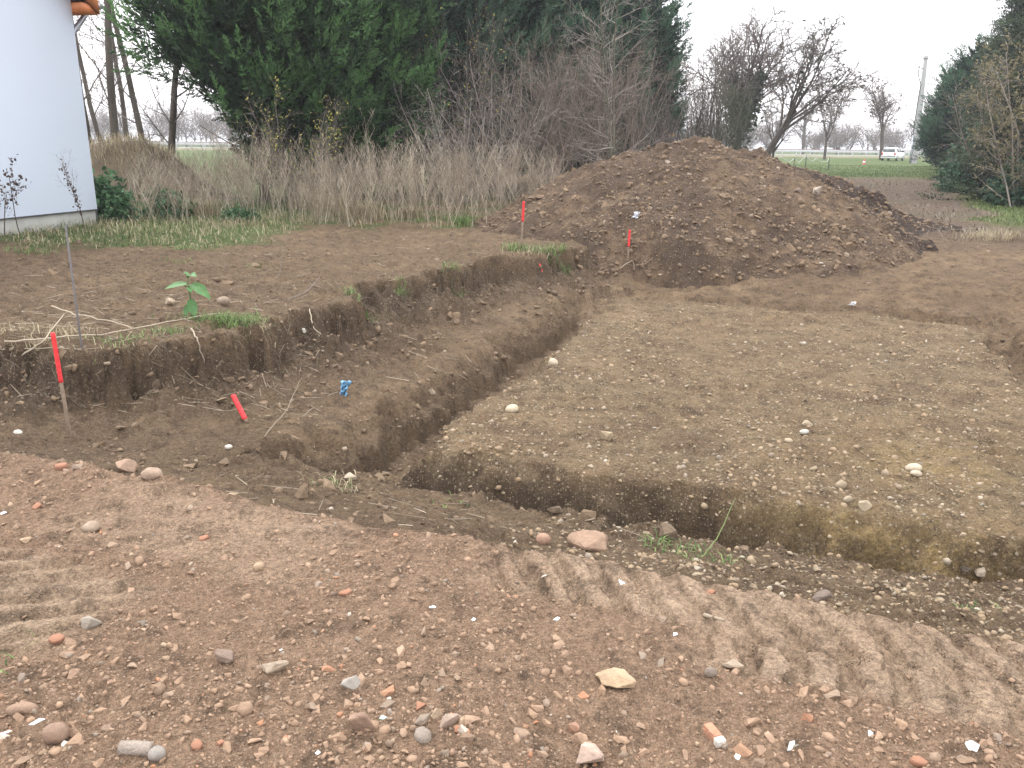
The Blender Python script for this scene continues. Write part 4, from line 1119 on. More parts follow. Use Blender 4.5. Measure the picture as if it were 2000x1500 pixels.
# ---- leaves on shrubs
def leaf_tmpl(w=0.45, fold=0.12):
    return np.array([(0, 0, 0), (w / 2, fold, 0.45), (0, 0, 1), (0, 0, 0), (0, 0, 1), (-w / 2, fold, 0.45)], float)
def leaves_on(name, pts, size, mat, parent, axis_up=0.3, tint=None, loc=None, kind=None, w=0.45):
    pts = np.asarray(pts); n = len(pts)
    ax = rng.normal(size=(n, 3)) + np.array([0, 0, axis_up])
    c = scatter_tris(leaf_tmpl(w), pts, ax, rng.uniform(size[0], size[1], n))
    return tri_mesh(name, [c], mat, [rng.random(n) if tint is None else tint], parent, loc, kind)
def twig_points(segs, lvls, n, seed):
    s_ = np.array([q_[1:] for q_ in segs if q_[0] in lvls]); r = np.random.default_rng(seed)
    i = r.integers(0, len(s_), n); f = r.random((n, 1))
    return s_[i, 0:3] * (1 - f) + s_[i, 3:6] * f

SHRUB = dict(stems=16, spread=0.55, clump=0.7, nseg=[6, 5, 3], wig=[0.09, 0.13, 0.16], up=[-0.01, 0.0, 0.02], taper=[0.35, 0.35, 0.4],
             kids=[9, 7], angle=[38, 42], short=[0.5, 0.4], len=[3.4, 1.3, 0.55], rad=[0.020, 0.009, 0.005])
SHRUB["from"] = [0.2, 0.15]
def shrub(name, px, Y, seed, label, twig, height=3.6, group=None, **kw):
    P = dict(SHRUB); P.update(kw); P["len"] = [height, height * 0.36, height * 0.16] if "len" not in kw else kw["len"]
    sg = grow(P, seed)
    root = empty(name, (px_x(px, Y), Y, 0))
    seg_part("stems", [s_[1:] for s_ in sg if s_[0] == 0], twig, root, 5)["kind"] = "stuff"
    seg_part("twigs", [s_[1:] for s_ in sg if s_[0] > 0], twig, root, 3)["kind"] = "stuff"
    tag(root, label, "shrub", group)
    return root, sg
r1, g1 = shrub("arching_shrub", 905, 24.0, 31, "grey arching leafless shrub in front of the cypresses", M_TWIG_GREY, 3.3, stems=22, spread=0.95, up=[-0.045, -0.02, 0.0])
r2, g2 = shrub("arching_shrub", 985, 25.5, 32, "dense grey brown leafless shrub between the arching and the russet ones", M_TWIG_GREY, 3.9, stems=20, spread=0.75, up=[-0.03, 0, 0.02])
r3, g3 = shrub("russet_shrub", 1100, 26.0, 33, "dense russet twiggy bush behind the earth heap", M_TWIG_RED, 4.1, stems=40, spread=0.32, clump=1.3, kids=[11, 8], up=[0.02, 0.05, 0.05])
r3b, g3b = shrub("russet_shrub", 1165, 27.5, 34, "russet twiggy bush beside the young bare tree", M_TWIG_RED, 4.3, stems=34, spread=0.32, clump=1.2, kids=[10, 8], up=[0.02, 0.05, 0.05])
r4, g4 = shrub("bare_shrub", 1255, 31.0, 35, "thin grey leafless shrub at the end of the cypress row", M_TWIG, 4.2, stems=22, spread=0.35, clump=1.0, up=[0.02, 0.03, 0.03])
r5, g5 = shrub("yellow_leaved_shrub", 905, 26.5, 36, "tall upright shrub with a few yellow leaves before the cypresses", M_TWIG, 5.0, stems=18, spread=0.30, clump=0.9, up=[0.03, 0.06, 0.05])
leaves_on("leaves", twig_points(g5, (1, 2), 300, 1), (0.06, 0.11), M_YELLOW, r5)
r6, g6 = shrub("yellow_leaved_shrub", 588, 20.5, 37, "small shrub with yellow green leaves beside the bare cypress trunk", M_TWIG, 2.6, stems=9, spread=0.35, clump=0.4)
leaves_on("leaves", twig_points(g6, (1, 2), 420, 2), (0.05, 0.09), M_YELLOW, r6)
# young tree with level branches
YT = dict(stems=3, spread=0.18, clump=0.12, nseg=[9, 6, 4, 2], wig=[0.04, 0.06, 0.12, 0.15], up=[0.03, 0.02, 0.03, 0.03], taper=[0.25, 0.3, 0.4, 0.5],
          kids=[16, 6, 3], angle=[66, 45, 45], short=[0.55, 0.4, 0.3], len=[6.0, 2.3, 0.8, 0.3], rad=[0.042, 0.015, 0.007, 0.004])
YT["from"] = [0.08, 0.2, 0.3]
tree_thing("young_tree", (px_x(1205, 24.5), 24.5, 0), grow(YT, 41), 1, M_BARK_G, M_TWIG_GREY, "young bare tree with level grey branches behind the earth heap", "tree")

# ---- tall bare trees behind the house corner
TT = dict(nseg=[12, 6, 4, 3], wig=[0.035, 0.09, 0.12, 0.16], up=[0.01, 0.05, 0.04, 0.02], taper=[0.35, 0.3, 0.4, 0.5], kids=[15, 8, 4], angle=[48, 45, 45],
          short=[0.4, 0.4, 0.3], len=[12, 3.2, 1.3, 0.55], rad=[0.17, 0.045, 0.016, 0.008])
TT["from"] = [0.15, 0.2, 0.3]
def tall(px, Y, seed, label, rad_=0.17, lean=(0, 0, 1), h=12, group=None, leaves=0, kids=15):
    P = dict(TT); P["rad"] = [rad_, rad_ * 0.27, 0.016, 0.008]; P["lean"] = lean; P["len"] = [h, h * 0.27, h * 0.11, 0.55]; P["kids"] = [kids, 8, 4]
    sg = grow(P, seed)
    t_ = tree_thing("bare_tree", (px_x(px, Y), Y, 0.0), sg, 1, M_BARK, M_TWIG, label, "tree", group)
    if leaves: leaves_on("leaves", twig_points(sg, (2, 3), leaves, seed), (0.05, 0.10), M_BROWNLEAF, t_)
    return t_
tall(181, 31, 51, "tall bare tree right beside the house corner", 0.12, (0.03, 0, 1), leaves=260)
tall(229, 31, 52, "thickest straight bare trunk behind the old grassy berm", 0.155, (0.0, 0, 1), leaves=220)
tall(212, 36, 53, "slender bare tree leaning left behind the grassy berm", 0.10, (-0.10, 0, 1), kids=12, leaves=150)
tall(250, 37, 54, "slim dark bare tree standing between the thickest and the forked ones", 0.11, (0.02, 0, 1), kids=12, leaves=150)
tall(290, 34, 55, "forked bare tree leaning left before the far wood", 0.13, (-0.13, 0, 1), kids=13)
tall(326, 27, 56, "bare trunk under the left skirt of the cypresses", 0.13, (0.06, 0, 1), h=8)

# ---- trees by the road
BT = dict(nseg=[6, 7, 5, 4, 3], wig=[0.03, 0.10, 0.14, 0.17, 0.2], up=[0.0, 0.06, 0.05, 0.03, 0.02], taper=[0.7, 0.3, 0.35, 0.4, 0.5], kids=[8, 8, 6, 4],
          angle=[34, 42, 45, 45], short=[0.1, 0.4, 0.4, 0.3], len=[3.2, 5.2, 2.2, 1.0, 0.45], rad=[0.26, 0.12, 0.05, 0.030, 0.018])
BT["from"] = [0.55, 0.2, 0.2, 0.2]
IVY_SEGS = []
def road_tree(px, Y, seed, label, scale=1.0, lean=(0, 0, 1), mat=M_BARK, twig=M_TWIG, cat="tree", leaf=None, z=0.15, **kw):
    P = dict(BT); P["lean"] = lean; P.update(kw)
    sg = grow(P, seed)
    if seed == 61: IVY_SEGS.extend(sg)
    t_ = tree_thing("roadside_tree", (px_x(px, Y), Y, z), sg, 2, mat, twig, label, cat, None, (6, 3), scale)
    if leaf: leaves_on("leaves", twig_points(sg, leaf[1], leaf[0], seed), leaf[2], leaf[3], t_)
    return t_
road_tree(1440, 56, 61, "ivy-clad bare tree with a broad crown behind the earth heap", 1.12, len=[3.8, 5.4, 2.5, 1.1, 0.5], leaf=None, angle=[30, 42, 45, 45], kids=[11, 9, 6, 4])
# ivy sleeve on that tree
ivy_root = [o_ for o_ in col.objects if o_.get("label", "").startswith("ivy-clad")][0]
ip = twig_points(IVY_SEGS, (0, 1), 9000, 5)
ip = ip[(ip[:, 2] < 5.4) & (np.hypot(ip[:, 0], ip[:, 1]) < 1.3) & (rng.random(len(ip)) < S(6.0, 2.5, ip[:, 2]) + 0.2)]
ip = ip + rng.normal(size=ip.shape) * 0.30 * (1.3 - ip[:, 2:3] / 7)
leaves_on("ivy", ip, (0.12, 0.26), M_IVY, ivy_root, w=0.8)
road_tree(1483, 57, 62, "bare tree leaning far to the right over the meadow", 1.12, lean=(0.5, 0.05, 1), len=[4.6, 5.0, 2.4, 1.0, 0.45], kids=[9, 8, 6, 4], up=[0.0, 0.05, 0.04, 0.03, 0.02], leaf=(500, (2, 3), (0.16, 0.28), M_IVY))
road_tree(1507, 66, 63, "small slim bare tree under the leaning one", 0.62, lean=(0.12, 0, 1))
road_tree(1611, 100, 64, "bare tree with upswept forked limbs before the guard rail", 0.95, z=0.3, angle=[24, 36, 42, 45], len=[3.0, 7.0, 2.6, 1.2, 0.55])
road_tree(1722, 100, 65, "bare round-crowned tree beside the parked white car", 1.05, z=0.3, leaf=(500, (3, 4), (0.2, 0.35), M_BROWNLEAF), len=[4.2, 4.6, 2.2, 1.0, 0.5])
road_tree(1785, 150, 66, "smaller bare tree across the road behind the pole", 0.95, z=0.3)
road_tree(1568, 165, 67, "slim poplar-like bare tree across the road", 1.15, z=0.3, len=[9.0, 2.2, 1.2, 0.8, 0.4], kids=[22, 6, 4, 3], angle=[50, 40, 40, 40], **{"from": [0.25, 0.2, 0.2, 0.2]})
SAP = dict(stems=5, spread=0.12, clump=0.8, nseg=[8, 5, 3], wig=[0.05, 0.09, 0.13], up=[0.03, 0.08, 0.06], taper=[0.25, 0.3, 0.4], kids=[14, 7], angle=[32, 38],
           short=[0.5, 0.4], len=[6.2, 1.7, 0.7], rad=[0.055, 0.024, 0.015])
SAP["from"] = [0.2, 0.2]
for i, (px, Y, lab, hh) in enumerate([(1312, 44, "group of upright bare saplings by the orange road sign", 6.2), (1352, 46, "bare saplings standing between the sign and the grey bush", 5.8),
                                      (1392, 50, "bare sapling clump left of the ivy-clad tree", 7.0)]):
    P = dict(SAP); P["len"] = [hh, 1.7, 0.7]
    tree_thing("sapling", (px_x(px, Y), Y, 0.0), grow(P, 71 + i), 1, M_BARK, M_TWIG, lab, "tree", None, (5, 3))
rb, gb = shrub("grey_green_bush", 1385, 46.0, 76, "dense grey green twiggy bush behind the top of the heap", M_BARK_G, 4.6, stems=46, spread=0.4, clump=1.6, kids=[10, 8], up=[0.02, 0.04, 0.04], rad=[0.03, 0.014, 0.009])
rb, gb = shrub("bare_shrub", 1290, 36.0, 77, "low tangle of bare grey stems at the hedge end", M_TWIG, 3.2, stems=26, spread=0.3, clump=1.2)

# ---- far wood beyond the road: one grey mass
def far_wood():
    segs, r = [], random.Random(5)
    protos = []
    for k_ in range(5):
        P = dict(BT); P["nseg"] = [3, 3, 3, 2]; P["kids"] = [8, 7, 5]; P["len"] = [2.0, 4.5, 2.2, 1.1]; P["rad"] = [0.22, 0.10, 0.06, 0.045]
        P["angle"] = [40, 42, 45]; P["from"] = [0.3, 0.1, 0.1]
        protos.append(np.array([s_[1:] for s_ in grow(P, 80 + k_)]))
    out = []
    for k_ in range(360):
        Y = r.uniform(175, 260); X = r.uniform(-175, 190)
        s_ = protos[k_ % 5].copy(); sc = r.uniform(0.8, 1.5) * (1.0 if X > 0 else 1.2); a = r.uniform(0, 6.28)
        ca, sa = math.cos(a), math.sin(a)
        for c0 in (0, 3):
            x_, y_ = s_[:, c0].copy(), s_[:, c0 + 1].copy()
            s_[:, c0] = (x_ * ca - y_ * sa) * sc + X; s_[:, c0 + 1] = (x_ * sa + y_ * ca) * sc + Y; s_[:, c0 + 2] = s_[:, c0 + 2] * sc + 0.3
        s_[:, 6:] *= 1.0
        out.append(s_)
    A = np.concatenate(out)
    V, F = ribbon_mesh(A)
    me = new_mesh("far_wood", V, F, M_TWIG); with_tint(me, 4, len(A))
    o = obj("far_wood", me, kind="stuff"); o["label"] = "hazy grey belt of bare trees beyond the road"; o["category"] = "wood"
    print("far wood tris", len(F) * 2)
far_wood()

# ---- dead weeds belt
def weeds():
    r = np.random.default_rng(21)
    n = 2100
    x = r.uniform(-11.5, 1.2, n); y = 16.3 + r.random(n) ** 1.3 * 8.5
    front = 16.4 + 0.7 * fbm(x, y * 0, 2.0, 3, seed=90) + 0.9 * S(-6.5, -9, x)
    mz = mound_z(x, y, False)
    k_ = (y > front) & (mz < 0.15) & (rng.random(n) < 0.75 + 0.5 * fbm(x, y, 1.5, 2, seed=91)) & (x > -0.50 * y + 0.6)
    x, y = x[k_], y[k_]; n = len(x)
    z = terrain(x, y)["z"]
    ht = (r.uniform(0.75, 1.6, n) + 0.35 * (r.random(n) < 0.08)) * (1 + 0.18 * fbm(x, y, 1.3, 2, seed=93)) * (0.72 + 0.28 * S(16.5, 19, y)) * (1 - 0.35 * S(-6.5, -9.5, x))
    segs, tint = [], []
    for i in range(n):
        b = np.array([x[i], y[i], z[i] - 0.03]); d = np.array([r.normal() * 0.26, r.normal() * 0.22, 1.0])
        pale = r.random() < 0.22
        w = 0.0055 if pale else 0.0042
        mid = b + d * ht[i] * 0.55; d2 = d + np.array([r.normal() * 0.12, r.normal() * 0.12, 0]); top = mid + d2 * ht[i] * 0.45
        tv = 0.85 + 0.15 * r.random() if pale else 0.15 + 0.45 * r.random()
        segs.append((*b, *mid, w, w * 0.8)); segs.append((*mid, *top, w * 0.8, w * 0.4)); tint += [tv, tv]
        nb = int(r.integers(7, 15))
        for k2 in range(nb):
            f = 0.35 + 0.65 * (k2 + r.random()) / nb
            p0 = b + (mid - b) * (f / 0.55) if f < 0.55 else mid + (top - mid) * ((f - 0.55) / 0.45)
            a = r.random() * 6.28; L = ht[i] * (0.34 - 0.2 * f) * r.uniform(0.6, 1.3)
            dv = np.array([math.cos(a) * 0.55, math.sin(a) * 0.55, 0.85 + 0.3 * r.random()])
            p1 = p0 + dv * L
            segs.append((*p0, *p1, w * 0.55, w * 0.35)); tint.append(tv * 0.8)
            for k3 in range(3):
                a2 = r.random() * 6.28; p2 = p0 + (p1 - p0) * r.uniform(0.3, 1.0)
                p3 = p2 + np.array([math.cos(a2) * 0.5, math.sin(a2) * 0.5, 0.8]) * L * r.uniform(0.25, 0.5)
                segs.append((*p2, *p3, w * 0.5, w * 0.7)); tint.append(tv * r.uniform(0.3, 0.9))
    sg = np.array(segs); tv = np.clip(np.array(tint), 0, 1); big = sg[:, 6] > 0.0033
    V1, F1 = segs_mesh(sg[big], 3); V2, F2 = ribbon_mesh(sg[~big])
    V, F = merge([(V1, F1), (V2, F2)])
    me = new_mesh("dead_weeds", V, F, M_WEED)
    attr(me, "tint", np.concatenate([np.repeat(tv[big], 6), np.repeat(tv[~big], 4)]), 'FLOAT')
    obj("dead_weeds", me, kind="stuff")
    print("weeds verts", len(V))
weeds()

# ---- grass blades
def blades(name, x, y, z, h, width, mat, bend=0.5, kind="stuff", parent=None, tint=None, loc=None, dirn=None):
    n = len(x); r = rng
    a = r.random(n) * 6.28 if dirn is None else dirn
    dx, dy = np.cos(a), np.sin(a)
    b = bend * (0.3 + r.random(n))
    P0 = np.stack([x, y, z], 1)
    side = np.stack([-dy, dx, np.zeros(n)], 1) * (width * (0.7 + 0.6 * r.random(n)))[:, None]
    out = np.stack([dx, dy, np.zeros(n)], 1)
    up = np.array([0, 0, 1.0])
    P1 = P0 + out * (h * b * 0.35)[:, None] + up * (h * 0.6)[:, None]
    P2 = P0 + out * (h * b * 1.0)[:, None] + up * (h * (1 - 0.35 * b))[:, None]
    V = np.stack([P0 - side, P0 + side, P1 + side * 0.8, P1 - side * 0.8, P2], 1)
    base = (np.arange(n) * 5)[:, None]
    F4 = base + np.array([[0, 1, 2, 3]]); F3 = base + np.array([[3, 2, 4]])
    me = new_mesh(name, V.reshape(-1, 3), [F4, F3], mat)
    with_tint(me, 5, n, tint)
    return obj(name, me, parent, loc, kind)
def patch(n, cx, cy, sx, sy):
    return cx + rng.normal(size=n) * sx, cy + rng.normal(size=n) * sy
# strip along the house and weed edge
n = 30000
x = rng.uniform(-12, 0.5, n); y = 12.3 + rng.random(n) * 6.5
t = terrain(x, y)
k = (t["grass"] > 0.45) & (rng.random(n) < np.where(x < -5.5, 0.75, 0.45 + 0.6 * fbm(x, y, 0.8, 2, seed=96))) & (mound_z(x, y, False) < 0.05)
x, y, z = x[k], y[k], t["z"][k]
dry = rng.random(len(x)) < np.where(x < -5.5, 0.58, 0.75) + 0.5 * fbm(x, y, 1.3, 2, seed=95)
blades("grass", x[~dry], y[~dry], z[~dry], (0.05 + 0.16 * rng.random((~dry).sum())) * (0.6 + 0.5 * S(13, 16, y[~dry])), 0.005, M_GRASS, 1.0)
blades("dry_grass", x[dry], y[dry], z[dry], (0.06 + 0.22 * rng.random(dry.sum()) ** 2) * (0.6 + 0.5 * S(13, 16, y[dry])), 0.004, M_STRAW, 1.3)
# meadow by the road and hedge foot
n = 60000
y = 15 + 60 * rng.random(n) ** 1.5; x = rng.uniform(0.05, 0.62, n) * y + rng.normal(size=n)
t = terrain(x, y); k = (t["grass"] > 0.4) & (mound_z(x, y, False) < 0); x, y, z = x[k], y[k], t["z"][k]
blades("meadow_grass", x, y, z, 0.03 + 0.09 * rng.random(len(x)), 0.003 + y * 0.00025, M_GRASS, 1.1)

# ------------------------------------------------------------------ house
M_WALL = simple("white_render", (0.60, 0.665, 0.775), 0.9, 0.02, 0.8, 0.03, 90)
M_PLINTH = simple("grey_plinth", (0.40, 0.40, 0.37), 0.9, 0.15, 3.0, 0.3, 40)
M_BEAD = simple("base_bead", (0.10, 0.10, 0.11), 0.6, 0.1)
M_ROOFT = simple("roof_tile", (0.26, 0.11, 0.07), 0.85, 0.25, 6.0)
M_FASCIA = simple("varnished_wood", (0.42, 0.15, 0.055), 0.45, 0.2, 5.0)
M_ZINC = simple("zinc", (0.36, 0.38, 0.42), 0.4, 0.1, 5.0, metallic=0.6)
def house():
    c_far = at_z(190, 408, 0.30); c_near = at_z(0, 427, 0.30)
    d = (c_far - c_near)[:2]; d = d / np.linalg.norm(d)
    root = empty("house", (c_far[0], c_far[1], 0.0), math.atan2(-d[0], d[1]))
    # local: +y along the gable wall to its far corner (origin), -x into the house
    L, W, EAVE, RIDGE = 8.6, 10.0, 3.75, 6.6
    zc = at_y(160, -28, c_far[1])[2]
    EAVE = zc - 0.05
    RIDGE = EAVE + 2.6
    # gable wall as a pentagon slab
    V = np.array([(0, 0, .30), (0, -L, .30), (0, -L, EAVE), (0, -L / 2, RIDGE), (0, 0, EAVE),
                  (-W, 0, .30), (-W, -L, .30), (-W, -L, EAVE), (-W, -L / 2, RIDGE), (-W, 0, EAVE)], float)
    F5 = np.array([[0, 4, 3, 2, 1], [5, 6, 7, 8, 9]]); F4 = np.array([[0, 5, 9, 4], [1, 2, 7, 6]])
    obj("wall", new_mesh("wall", V, [F5, F4], M_WALL), root)
    obj("plinth", new_mesh("plinth", *box(-W + 0.03, -0.03, -L + 0.03, -0.03, -0.2, 0.30), M_PLINTH), root)
    obj("base_bead", new_mesh("base_bead", *box(-W - 0.006, 0.006, -L - 0.006, 0.006, 0.285, 0.300), M_BEAD), root)
    # roof: two slopes overhanging gable and eaves
    sl = (RIDGE - EAVE) / (L / 2); oh, og = 0.42, 0.22
    def slope(s):   # s=+1 far side
        y_e = oh if s > 0 else -L - oh
        z_e = EAVE - sl * oh
        pts = [(og, -L / 2, RIDGE), (og, y_e, z_e), (-W - og, y_e, z_e), (-W - og, -L / 2, RIDGE)]
        V = np.array([(a, b, c + 0.03) for a, b, c in pts] + [(a, b, c + 0.13) for a, b, c in pts])
        F = np.array([[0, 1, 2, 3], [7, 6, 5, 4], [0, 4, 5, 1], [1, 5, 6, 2], [2, 6, 7, 3], [3, 7, 4, 0]])
        if s < 0: F = F[:, ::-1]
        return V, [F]
    roof = obj("roof", new_mesh("roof", *merge([slope(1), slope(-1)]), M_ROOFT), root)
    for s in (1, -1):
        y_e = oh if s > 0 else -L - oh; z_e = EAVE - sl * oh
        pts = [(y_e, z_e), (-L / 2, RIDGE)]
        V = np.array([(x_, y_, z_ + dz) for x_ in (og + 0.002, og + 0.03) for (y_, z_) in pts for dz in (-0.13, 0.10)])
        F = np.array([[0, 1, 3, 2], [4, 6, 7, 5], [0, 4, 5, 1], [2, 3, 7, 6], [0, 2, 6, 4], [1, 5, 7, 3]])
        obj("fascia_board", new_mesh("fascia_board", V, [F], M_FASCIA), roof)
        # boxed eave: soffit box closed with a board at the gable end
        y0, y1 = (0.004, oh - 0.02) if s > 0 else (-L - oh + 0.02, -L - 0.004)
        me = new_mesh("eave_box", *box(-W - og, og + 0.001, y0, y1, z_e - 0.14, z_e + 0.02), M_FASCIA)
        obj("eave_box", me, roof)
        yg = oh + 0.05 if s > 0 else -L - oh - 0.05
        a = np.linspace(math.pi, 2 * math.pi, 9)
        prof = [(yg + 0.06 * math.cos(t_), z_e + 0.03 + 0.06 * math.sin(t_)) for t_ in a]
        V = np.array([(x_, y_, z_) for x_ in (-W - og, og + 0.04) for y_, z_ in prof])
        n_ = len(prof); F = np.array([(i, i + 1, n_ + i + 1, n_ + i) for i in range(n_ - 1)])
        g = obj("gutter", new_mesh("gutter", V, [F, np.array([list(range(n_, 2 * n_))])], M_ZINC), roof)
        if s > 0:
            V, F = tube([(-0.12, yg, z_e - 0.02), (-0.12, yg - 0.02, z_e - 0.14), (-0.12, 0.14, z_e - 0.42), (-0.12, 0.07, z_e - 0.52), (-0.12, 0.07, 0.1)], 0.045, 10)
            obj("downpipe", new_mesh("downpipe", V, F, M_ZINC, True), root)
    tag(root, "white rendered house with wooden eaves on a grey plinth", "house")
    return root
house()

# ------------------------------------------------------------------ grassy berm behind the house corner
M_BERM = bpy.data.materials.new("berm_soil"); n_, l_, b_ = nodes(M_BERM)
tc = n_.new("ShaderNodeTexCoord"); b_.inputs["Roughness"].default_value = 0.95
cc = mixrgb(n_, l_, noise_fac(n_, l_, tc.outputs["Object"], 2.0, 0.35, 0.65), (0.115, 0.075, 0.048), (0.165, 0.125, 0.075))
cc = mixrgb(n_, l_, noise_fac(n_, l_, tc.outputs["Object"], 25.0, 0.35, 0.7), cc, (0.06, 0.05, 0.03))
l_.new(cc, b_.inputs["Base Color"])
bc = (px_x(245, 24.0), 24.0)
def berm_z(x, y):
    rx, ry = (x - bc[0]) / 2.1, (y - bc[1]) / 1.6
    return 1.72 * np.exp(-(rx ** 2 + ry ** 2) ** 1.3) + 0.08 * fbm(x, y, 0.6, 4, seed=97) - 0.15
xs = np.arange(bc[0] - 3.6, bc[0] + 3.6, 0.06); ys = np.arange(bc[1] - 2.8, bc[1] + 2.8, 0.07)
X, Y = np.meshgrid(xs, ys, indexing='ij'); Z = berm_z(X, Y)
i, j = np.meshgrid(np.arange(len(xs) - 1), np.arange(len(ys) - 1), indexing='ij'); ny = len(ys)
F = np.stack([i * ny + j, (i + 1) * ny + j, (i + 1) * ny + j + 1, i * ny + j + 1], 2).reshape(-1, 4)
berm = obj("earth_berm", new_mesh("earth_berm", np.stack([X.ravel() - bc[0], Y.ravel() - bc[1], Z.ravel()], 1), F, M_BERM, True), loc=(bc[0], bc[1], 0))
tag(berm, "old brown earth berm with dry grass on top behind the house corner", "berm")
n = 3200
x = bc[0] + rng.uniform(-2.3, 2.3, n); y = bc[1] + rng.uniform(-1.8, 1.6, n); z = berm_z(x, y)
k = (z > 0.5) & (rng.random(n) < S(0.6, 1.5, z) + 0.12)
blades("dry_grass", x[k] - bc[0], y[k] - bc[1], z[k], 0.15 + 0.3 * rng.random(k.sum()), 0.007, M_STRAW, 0.8, parent=berm)

# ------------------------------------------------------------------ leafy green bushes and small plants
def leaf_bush(name, px, py_base, Y, rx, rz_, n, size, mat, label, cat="bush", w=0.55, up=0.0, z=0.0):
    loc = (px_x(px, Y, py_base), Y, z)
    root = empty(name, loc)
    th, ph = rng.random(n) * 6.28, np.arccos(rng.random(n))
    rr_ = (0.55 + 0.5 * rng.random(n)) * (1 + 0.18 * np.sin(3 * th + 2))
    pts = np.stack([rx * rr_ * np.sin(ph) * np.cos(th), rx * rr_ * np.sin(ph) * np.sin(th) * 0.8, rz_ * rr_ * np.cos(ph) + 0.05], 1)
    leaves_on("leaves", pts, size, mat, root, up, w=w)
    segs = [(*(rng.normal(size=2) * 0.1), 0, *(pts[i] * 0.85), 0.008, 0.004) for i in rng.integers(0, n, 36)]
    seg_part("stems", segs, M_BARK_G, root, 4)["kind"] = "stuff"
    return tag(root, label, cat)
leaf_bush("nettle_bush", 212, 400, 16.9, 0.50, 0.85, 900, (0.10, 0.19), M_NETTLE, "bright green leafy bush tucked behind the house corner")
leaf_bush("nettle_bush", 322, 400, 17.6, 0.55, 0.55, 600, (0.09, 0.16), M_NETTLE, "low dark green leafy clump among the dead weeds")
leaf_bush("nettle_bush", 465, 400, 17.2, 0.4, 0.25, 350, (0.06, 0.12), M_NETTLE, "low green clump right of the straw tussock")
leaf_bush("dark_bush", 1915, 330, 33.0, 1.6, 2.3, 3600, (0.12, 0.22), M_CYP2, "rounded dark green bush at the foot of the spruces")
leaf_bush("dark_bush", 1990, 380, 25.5, 1.0, 1.3, 1800, (0.10, 0.2), M_CYP2, "low dark green bush under the withered tree", z=0)
# withered leafy tree at the right edge
WT = dict(SHRUB); WT.update(stems=12, spread=0.5, clump=0.6, len=[4.3, 1.4, 0.6], rad=[0.035, 0.012, 0.006], kids=[16, 8], up=[0.0, 0.0, -0.02]); WT["from"] = [0.04, 0.1]
for px, Y, sd, n, lab in ((2025, 24.5, 111, 6500, "bushy small tree with withered pale leaves before the spruces"), (1955, 29.0, 112, 1500, "half bare brownish shrub between the spruces and the withered tree")):
    sg = grow(WT, sd)
    root = empty("withered_tree", (px_x(px, Y), Y, 0))
    seg_part("stems", [s_[1:] for s_ in sg if s_[0] == 0], M_TWIG_GREY, root, 5)["kind"] = "stuff"
    seg_part("twigs", [s_[1:] for s_ in sg if s_[0] > 0], M_TWIG_GREY, root, 3)["kind"] = "stuff"
    leaves_on("leaves", twig_points(sg, (1, 2), n, sd), (0.06, 0.12), M_PALE, root, -0.3)
    tag(root, lab, "tree")

# dead dock stalks in front of the white wall
def dock(px, py, Y, h, label, seed, n_leaf, top, fine):
    r = random.Random(seed); base = at_z(px, py, 0.0); x0, y0 = base[0], base[1]
    z0 = float(terrain(np.array([x0]), np.array([y0]))["z"][0])
    root = empty("dead_weed_stalk", (x0, y0, z0))
    P = dict(nseg=[6, 4, 3], wig=[0.06, 0.10, 0.15], up=[0.05, 0.05, 0.03], taper=[0.5, 0.4, 0.5], kids=[fine, 6], angle=[32, 38], short=[0.3, 0.4],
             len=[h, h * 0.45, h * 0.16], rad=[0.010, 0.0035, 0.0022]); P["from"] = [0.4, 0.2]
    sg = grow(P, seed)
    seg_part("stem", [s_[1:] for s_ in sg if s_[0] == 0], M_BARK, root, 5)
    seg_part("branchlets", [s_[1:] for s_ in sg if s_[0] > 0], M_TWIG, root, 3)["kind"] = "stuff"
    pts = twig_points(sg, (0,) if top else (1, 2), n_leaf, seed)
    pts = pts[pts[:, 2] > 0.30 * h] + rng.normal(size=(sum(pts[:, 2] > 0.30 * h), 3)) * 0.035
    leaves_on("seed_heads", pts, (0.035, 0.07), M_BROWNLEAF, root, 0.4, w=0.7, kind="stuff")
    tag(root, label, "weed")
dock(40, 462, 0, 0.95, "dead brown weed with clustered leaves before the white wall", 121, 110, False, 7)
dock(10, 466, 0, 0.85, "dead weed spray with few brown leaves at the house wall", 123, 40, False, 5)
dock(166, 455, 0, 1.15, "dark dead stalk with a fine dry spray at the house corner", 122, 120, True, 12)

# straw tussock
def tussock(px, py, n, h, label, spread=0.16, mat=M_STRAW, name="straw_tussock"):
    P, t_ = hit(px, py)
    x, y = patch(n, 0, 0, spread, spread)
    o = blades(name, x, y, np.full(n, -0.03), h * (0.5 + 0.6 * rng.random(n)), 0.006, mat, 0.75, kind=None, loc=tuple(P))
    return tag(o, label, "grass tuft")
tussock(392, 425, 420, 0.55, "tawny straw tussock at the edge of the cleared soil", 0.16)
tussock(600, 405, 380, 0.75, "tall tawny dry grass tuft at the foot of the dead weeds", 0.25)
tussock(650, 420, 380, 0.7, "pale dry grass tuft leaning over bright green grass", 0.25)
tussock(710, 428, 420, 0.55, "pale straw tuft standing alone before the weed belt", 0.22)
tussock(905, 440, 320, 0.28, "bright green grass tuft where the heap meets the terrace", 0.14, M_GRASSB, "green_tuft")
tussock(800, 425, 300, 0.35, "pale flattened straw at the weed edge near the heap", 0.12)

